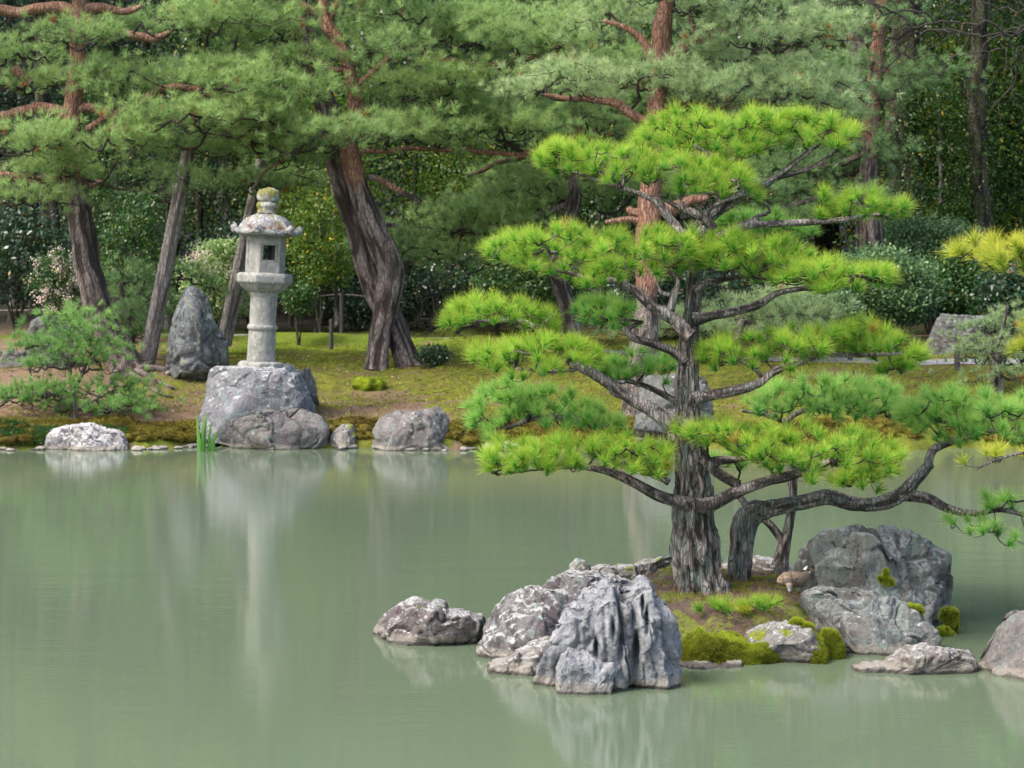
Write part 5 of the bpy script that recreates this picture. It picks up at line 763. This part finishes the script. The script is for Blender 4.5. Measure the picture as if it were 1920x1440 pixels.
W_ = [(0, -60, 46, 1.0, 'dark evergreen tree at the far left behind the rope fence'), (1, 215, 41.5, .62, 'bright green small tree between the left pine trunk and the leaning pole'), (0, 60, 49, 1.1, 'tall dark evergreen tree behind the left pine trunk'), (0, 330, 48, 1.0, 'dark evergreen tree in deep shade behind the leaning pole'), (1, 420, 46, .9, 'mid green tree behind the pale flowering shrub'),
      (3, 590, 41.5, .95, 'lime leaved sapling tree with yellow leaves right of the lantern'), (3, 545, 43.5, .9, 'thin lime leaved tree just behind the lantern roof'), (0, 560, 49, 1.1, 'dark evergreen tree behind the lime leaved sapling'), (0, 760, 47, 1.0, 'dark evergreen tree behind the twin trunks'), (3, 845, 43, .75, 'yellow leaved tree right of the twin trunks'),
      (1, 900, 46, .9, 'mid green tree behind the bare shrub'), (0, 1010, 48, 1.1, 'dark evergreen tree behind the spreading pine'), (1, 1120, 45, .9, 'mid green tree behind the orange trunk'), (0, 1250, 50, 1.2, 'tall dark tree behind the crown of the islet pine'), (2, 1390, 47, 1.1, 'blue green glossy tree behind the pale pine'),
      (0, 1540, 50, 1.2, 'dark evergreen tree behind the dark pine on the right'), (2, 1700, 50, 1.05, 'glossy leaved tree right of the mossy trunk'), (2, 1780, 46, .72, 'glossy leaved small tree left of the dark straight trunk'), (2, 1900, 48, 1.1, 'glossy leaved tree at the right edge'), (0, 1985, 46, 1.0, 'dark tree beyond the right edge'), (0, 1830, 53, 1.3, 'tallest dark tree behind the straight trunk on the right'),
      (0, 200, 55, 1.4, 'tall tree deep in the woods left of the lantern'), (0, 640, 55, 1.4, 'tall tree deep in the woods behind the twin trunks'), (0, 1080, 56, 1.4, 'tall tree deep in the middle of the woods'), (0, 1450, 56, 1.4, 'tall tree deep in the woods right of centre'), (0, -220, 54, 1.4, 'tall tree beyond the left edge of the woods'), (2, 2150, 53, 1.4, 'tall glossy tree beyond the right edge'), (0, 880, 53, 1.3, 'tall dark tree behind the yellow leaved tree')] + W2
for q, (k, px, Y, s, lab) in enumerate(W_): wtree(k, px, Y, s, lab, q * 1.7)
# foreground woods trunks that read as separate trunks
def bigtrunk(lab, pts, Y, m, limbs=(), name='old_tree', leaf=None):
    r = thing(name, P(pts[0][0], pts[0][1], Y), lab, 'tree', WG); mb = MB(); tube(mb, pxt(pts, Y), 24, .08, .10, (8, 8, 2), 7, wob=.03); attach(mb.build('trunk', M[m]), r)
    for q, l in enumerate(limbs): mb = MB(); tube(mb, pxt(l, Y), 8, .08, .06, seed=q, wob=.05); attach(mb.build('limb', M[m]), r)
    if leaf: mb = MB(); rg = rng_(len(lab)); x, _, z = P(pts[-1][0], pts[-1][1], Y); leafcloud(mb, (x, Y, z + 1.2), (2.4, 2.4, 2.2), 200, 40, .12, rg); attach(mb.build('crown', M[leaf], smooth=False), r)
bigtrunk('dark mossy trunk flaring to the ground right of the dark pine', [(1742, 560, 46), (1722, 430, 38), (1702, 350, 34), (1690, 260, 30), (1690, 150, 28), (1700, 20, 26), (1700, -250, 18)], 43, 'bark_dark', [[(1692, 200, 10), (1660, 130, 8), (1640, 60, 6)]], leaf='leaf_dark')
bigtrunk('straight dark ivy grown trunk near the right edge', [(1848, 560, 22), (1842, 430, 19), (1835, 330, 18), (1832, 200, 18), (1838, 60, 16), (1830, -80, 14), (1830, -300, 10)], 42, 'bark_dark', [[(1834, 210, 8), (1815, 180, 5), (1800, 150, 3)]], leaf='leaf_glint')
bigtrunk('thick grey sawn trunk behind the bare twigs at upper right', [(1640, 600, 30), (1630, 300, 28), (1622, 180, 28), (1614, 110, 28), (1608, 45, 26)], 44, 'bark_grey')
bigtrunk('black shaded trunk with moss at the far left', [(130, 640, 26), (112, 560, 22), (100, 470, 20), (92, 380, 18), (80, 200, 14), (70, -100, 10)], 40.5, 'bark_dark', leaf='leaf_dark')
bigtrunk('slim grey trunk behind the leaning pole', [(318, 640, 10), (316, 540, 9), (318, 420, 9), (326, 300, 8), (330, 100, 6)], 42, 'bark_grey')
bigtrunk('pale slim stem left of the twin trunks', [(632, 610, 5), (632, 560, 4), (629, 500, 4), (628, 440, 3), (620, 340, 2)], 40, 'bark_grey')
bigtrunk('dark slanting trunk behind the lime leaved sapling', [(610, 620, 14), (600, 540, 13), (585, 420, 12), (565, 330, 11), (555, 150, 9)], 43.5, 'bark_dark')
bigtrunk('slim dark trunk between the twin trunks and the spreading pine', [(778, 560, 6), (778, 420, 6), (780, 300, 5), (790, 100, 4)], 43, 'bark_dark')
for px, Y, hw in ((20, 45, 10), (60, 47, 8), (180, 46, 7), (270, 47, 9), (370, 45, 8), (690, 46, 10), (820, 46, 7), (930, 45, 6), (980, 47, 9), (1760, 45, 5), (1890, 46, 8), (1560, 47, 9)):
    bigtrunk({20: 'slim shaded trunk at the left edge of the woods', 60: 'slim shaded trunk second from the left edge', 180: 'slim shaded trunk right behind the left pine', 270: 'slim shaded trunk left of the leaning pole', 370: 'slim shaded trunk behind the standing stone', 690: 'slim shaded trunk hidden behind the twin trunks', 820: 'slim shaded trunk above the bare shrub', 930: 'slim shaded trunk left of the spreading pine stem', 980: 'slim shaded trunk beside the spreading pine stem', 1760: 'thin dark stem before the lime patch on the right', 1890: 'slim trunk at the right edge of the woods', 1560: 'slim trunk behind the upper pads of the islet pine'}[px],
             [(px, 640, hw * 1.2), (px + (px % 7) * 2, 500, hw), (px - (px % 5) * 3, 350, hw * .9), (px + 4, 100, hw * .7), (px - 10, -100, hw * .5)], Y, 'bark_dark', name='slim_tree')
# bare twiggy canopy at upper right and bare shrub mid
def bare(name, lab, base, Y, tips, seed, m, r0=.006, rmax=.04, cat='shrub'):
    rg = rng_(seed); mb = MB(); pts = np.concatenate([np.stack([(rg.uniform(a_, b_, n) - CX) / F * Y, Y + rg.uniform(-.7, .7, n), HC - (rg.uniform(c_, d_, n) - HY) / F * Y], 1) for a_, b_, c_, d_, n in tips]); s = np.array([P(*b, Y) for b in base]); twigs(mb, pts, s, rg, r0=r0, rmax=rmax, sag=-.15, seg=4, kpath=.9); return tag(mb.build(name, M[m]), lab, cat)
bare('bare_tree', 'leafless grey twig tangle hanging at the upper right corner', [(2060, 40), (1990, 20), (1960, 60), (1940, 40)], 38.5, [(1540, 1960, -30, 70, 260), (1560, 1900, 60, 150, 130), (1800, 1960, 50, 240, 110)], 5, 'bark_grey', .0038, .018, 'tree')
bare('bare_shrub', 'leafless twiggy shrub right of the twin trunks', [(870, 650), (858, 625), (840, 610), (820, 600)], 35.5, [(750, 880, 530, 640, 150), (760, 850, 500, 560, 60)], 6, 'bark_grey', .004, .03)
bare('bare_tree', 'pale leafless branch spray left of the leaning pole top', [(345, 340), (335, 320), (300, 295)], 37, [(230, 340, 270, 370, 34)], 7, 'bark_grey', .005, .02, 'branches')
# shrubs
def shrub(name, lab, px, py, Y, rx, rz_, leaf, seed, nclus, per=40, size=.07, group=None, stem=True, blossom=0, odd=.02, ry=None, cs=.13):
    x = (px - CX) / F * Y; zc = HC - (py - HY) / F * Y; zg = tz(x, Y); r = thing(name, (x, Y, zg), lab, 'shrub', group); rg = rng_(seed); R_, Z_ = rx / F * Y, rz_ / F * Y
    mb = MB()
    for q in range(7): a_ = rg.uniform(0, 6.28); tube(mb, np.array([[0, 0, -.05, .02], [math.cos(a_) * R_ * .2, math.sin(a_) * R_ * .2, (zc - zg) * .5, .014], [math.cos(a_) * R_ * .6, math.sin(a_) * R_ * .6, zc - zg + Z_ * .4, .006]]), 6, .1, 0)
    mb.build('stem', M['bark_grey'], r); nb = MB(); leafcloud(nb, (0, 0, zc - zg), (R_, ry or R_ * .7, Z_), nclus, per, size, rg, cs, odd); nb.build('foliage', M[leaf], r, smooth=False)
    if blossom: bb = MB(); leafcloud(bb, (0, -.12, zc - zg + .05), (R_, R_ * .7, Z_), blossom, 26, .042, rg, .045, 0, 1.2, 2.0); bb.build('blossom', M['blossom'], r, smooth=False)
RG = 'clipped shrubs below the woods on the right'
shrub('flowering_shrub', 'pieris like shrub with pinkish white blossom left of the left pine trunk', 108, 530, 36, 50, 62, 'leaf_green', 1, 60, blossom=60, cs=.10)
shrub('flowering_shrub', 'pale green shrub full of cream blossom behind the lantern', 408, 530, 36.3, 72, 82, 'pieris', 2, 150, blossom=90, cs=.10)
shrub('green_shrub', 'bright green low shrub between the left pine and the leaning pole', 250, 470, 38.5, 60, 110, 'leaf_green', 3, 130, cs=.14)
shrub('green_shrub', 'dark glossy shrub at the left edge above the rope', 30, 480, 39.5, 110, 90, 'leaf_dark', 4, 190, size=.09, cs=.2)
shrub('green_shrub', 'lime yellow leafed shrub right of the lantern by the fence', 600, 450, 39.5, 60, 100, 'leaf_lime', 5, 110, odd=.05, cs=.14)
shrub('green_shrub', 'green shrub behind the lantern shaft', 560, 560, 38.5, 30, 30, 'leaf_green', 6, 30, cs=.1)
shrub('round_shrub', 'large rounded pale green shrub left of the flat topped boulder', 1650, 540, 38, 110, 75, 'leaf_round', 7, 520, size=.075, group=RG, cs=.15)
shrub('round_shrub', 'rounded shrub under the right middle pads of the islet pine', 1520, 590, 37, 90, 55, 'leaf_round', 8, 320, size=.07, group=RG, cs=.13)
shrub('round_shrub', 'darker rounded shrub behind the flat topped boulder', 1800, 540, 39, 80, 70, 'leaf_green', 9, 330, size=.075, group=RG, cs=.15)
shrub('round_shrub', 'rounded dark shrub at the right edge behind the small pine', 1930, 570, 37, 90, 80, 'leaf_dark', 10, 330, size=.08, group=RG, cs=.15)
shrub('round_shrub', 'low dark shrub below the mossy trunk', 1740, 460, 41, 110, 50, 'leaf_round', 11, 330, size=.075, group=RG, cs=.15)
shrub('lime_shrub', 'bright lime leafed shrub lit between the two dark trunks on the right', 1785, 402, 42.5, 45, 18, 'leaf_lime', 12, 90, size=.07, cs=.10, odd=0)
shrub('green_shrub', 'mid green shrub behind the upper left pads of the islet pine', 1000, 540, 38.5, 110, 70, 'leaf_green', 13, 260, size=.08, cs=.16)
shrub('green_shrub', 'dark shrub in the shade right of the bare shrub', 930, 520, 41, 110, 70, 'leaf_dark', 14, 200, size=.08, cs=.18)
shrub('green_shrub', 'small dark needle like shrub at the foot of the twin trunks', 815, 665, 33.4, 26, 20, 'leaf_dark', 15, 40, size=.05, cs=.06)
shrub('green_shrub', 'leafy shrub behind the trunk of the islet pine', 1290, 560, 39.5, 140, 60, 'leaf_dark', 16, 260, size=.085, cs=.18)
shrub('green_shrub', 'dark shrub filling the shade behind the second leaning pole', 470, 500, 41.5, 110, 90, 'leaf_dark', 17, 240, size=.085, cs=.18)
shrub('green_shrub', 'dark shrub filling the shade behind the twin trunks', 720, 540, 42, 120, 80, 'leaf_dark', 18, 220, size=.085, cs=.18)
# distant wood mass
rg = rng_(99); mb = MB(); n = 900; cx_ = rg.uniform(-22, 24, n); cy_ = rg.uniform(57, 66, n); cz_ = rg.uniform(1.5, 14.5, n); p = np.stack([cx_, cy_, cz_], 1)
pp = (p[:, None] + rg.normal(0, .75, (n, 60, 3))).reshape(-1, 3); m_ = len(pp); ax = norm(rg.normal(size=(m_, 3))); sd_ = norm(np.cross(ax, rg.normal(size=(m_, 3)))); s = .22
V = np.stack([pp - ax * s * .5, pp + sd_ * s * .3, pp + ax * s * .5, pp - sd_ * s * .3], 1).reshape(-1, 3); mb.add(V, np.arange(m_ * 4).reshape(-1, 4), tint=np.repeat(rg.random(m_), 4), odd=0.)
tag(mb.build('distant_woods', M['leaf_dark'], smooth=False), 'mass of dark foliage deep in the woods', 'woods', kind='stuff')
# ------------------------------------------------------------------ duck
def duck():
    Yd = 14.42; c0 = P(1486, 1104, Yd); r = thing('duck', c0, 'brown mottled female duck sitting beside the big boulder with its bill lowered', 'duck'); k = Yd / F
    def L_(px, py, d): return P(px, py, Yd + d) - c0
    mb = MB(); body = [(1512, 1077, .16, 7), (1505, 1083, .12, 13), (1495, 1086, .06, 17), (1484, 1086, .02, 17.5), (1474, 1087, .0, 15), (1467, 1089, -.01, 11)]
    tail = [(1506, 1082, .14, 12), (1514, 1074, .18, 8), (1519, 1068, .20, 4)]; neck = [(1474, 1080, -.01, 10), (1476, 1083, -.05, 9), (1478, 1088, -.085, 8), (1479, 1094, -.115, 8), (1480, 1098, -.130, 7), (1480, 1101, -.140, 5)]
    S, Fc = ico(3)
    def blob(px, py, d, rad, sx=1, sy=1, sz=1): mb.add(S * rad * k * (sx, sy, sz) + L_(px, py, d), Fc)
    for chain in (body, tail, neck):
        s = spline([list(L_(a_, b_, d_)) + [h_ * k] for a_, b_, d_, h_ in chain], .008)
        for q in s: mb.add(S * q[3] * ((1.0, 1, .86) if chain is body else (1, 1, .8)) + q[:3], Fc)
    me = mb.mesh('body', None); o = bpy.data.objects.new('tmp', me); COL.objects.link(o); md = o.modifiers.new('r', 'REMESH'); md.mode = 'VOXEL'; md.voxel_size = .0035; m2 = o.modifiers.new('s', 'SMOOTH'); m2.iterations = 5; m2.factor = .6
    dg = C.evaluated_depsgraph_get(); dg.update(); me2 = bpy.data.meshes.new_from_object(o.evaluated_get(dg)); bpy.data.objects.remove(o); me2.name = 'body'
    m, nt, b = mat('mottled duck feathers'); v = coords(nt); vo = nd(nt, 'ShaderNodeTexVoronoi'); vo.inputs['Scale'].default_value = 60; nt.links.new(v, vo.inputs['Vector']); n_ = tnoise(nt, v, 40, 4, .6)
    c = mix(nt, ramp(nt, vo.outputs['Distance'], [(.25, 0.), (.5, 1.)]), (.03, .021, .015), (.17, .12, .08)); c = mix(nt, ramp(nt, n_, [(.45, 0.), (.6, .6)]), c, (.15, .105, .07)); nt.links.new(c, b.inputs['Base Color']); b.inputs['Roughness'].default_value = .8; bump(nt, b, vo.outputs['Distance'], .004)
    me2.materials.clear(); me2.materials.append(m); bo = bpy.data.objects.new('body', me2); COL.objects.link(bo); bo.parent = r
    for p_ in me2.polygons: p_.use_smooth = True
    md_, _, b2 = mat('duck crown feathers'); b2.inputs['Base Color'].default_value = (.05, .036, .027, 1); b2.inputs['Roughness'].default_value = .85
    mb = MB(); mb.add(S * k * (8.6, 8.6, 8.8) + L_(1479, 1092, -.112), Fc); mb.build('crown_patch', md_, r)
    mbill, _, b3 = mat('grey bill'); b3.inputs['Base Color'].default_value = (.10, .105, .11, 1); b3.inputs['Roughness'].default_value = .4
    mb = MB(); s = spline([list(L_(1480, 1100, -.14)) + [3.6 * k], list(L_(1480, 1103, -.165)) + [3.4 * k], list(L_(1480.5, 1107, -.185)) + [3.8 * k], list(L_(1481, 1109, -.192)) + [2.4 * k]], .002)
    for q in s: mb.add(ico(2)[0] * q[3] * (1.0, 1, .55) + q[:3], ico(2)[1])
    mb.build('bill', mbill, r); me_, _, b4 = mat('black eye'); b4.inputs['Base Color'].default_value = (.01, .01, .01, 1); b4.inputs['Roughness'].default_value = .1
    for sx in (-1, 1): mb = MB(); mb.add(ico(2)[0] * 1.3 * k + L_(1480 + sx * 7.4, 1097, -.142), ico(2)[1]); mb.build('eye', me_, r)
    mw, _, b5 = mat('white edged tail feathers'); b5.inputs['Base Color'].default_value = (.62, .60, .56, 1); b5.inputs['Roughness'].default_value = .7
    for q, (x0, y0, x1, y1) in enumerate(((1503, 1072, 1509, 1064), (1508, 1070, 1514, 1061), (1513, 1071, 1518, 1065), (1516, 1075, 1519, 1070))):
        mb = MB(); tube(mb, np.array([[*L_(x0, y0, .15), 3 * k], [*L_((x0 + x1) / 2, (y0 + y1) / 2, .17), 2.6 * k], [*L_(x1, y1, .19), .6 * k]]), 8, .004, 0); mb.build('tail_feather', mw if q % 2 else md_, r)
    for sx in (-1, 1):
        mb = MB(); s = spline([list(L_(1480 + sx * 10, 1090, .0)) + [9 * k], list(L_(1490 + sx * 9, 1086, .06)) + [11 * k], list(L_(1500 + sx * 7, 1080, .12)) + [8 * k], list(L_(1509 + sx * 4, 1074, .16)) + [3 * k]], .006)
        for q in s: mb.add(S * q[3] * (.95, 1, .75) + q[:3], Fc)
        mb.build('wing', m, r)
duck()
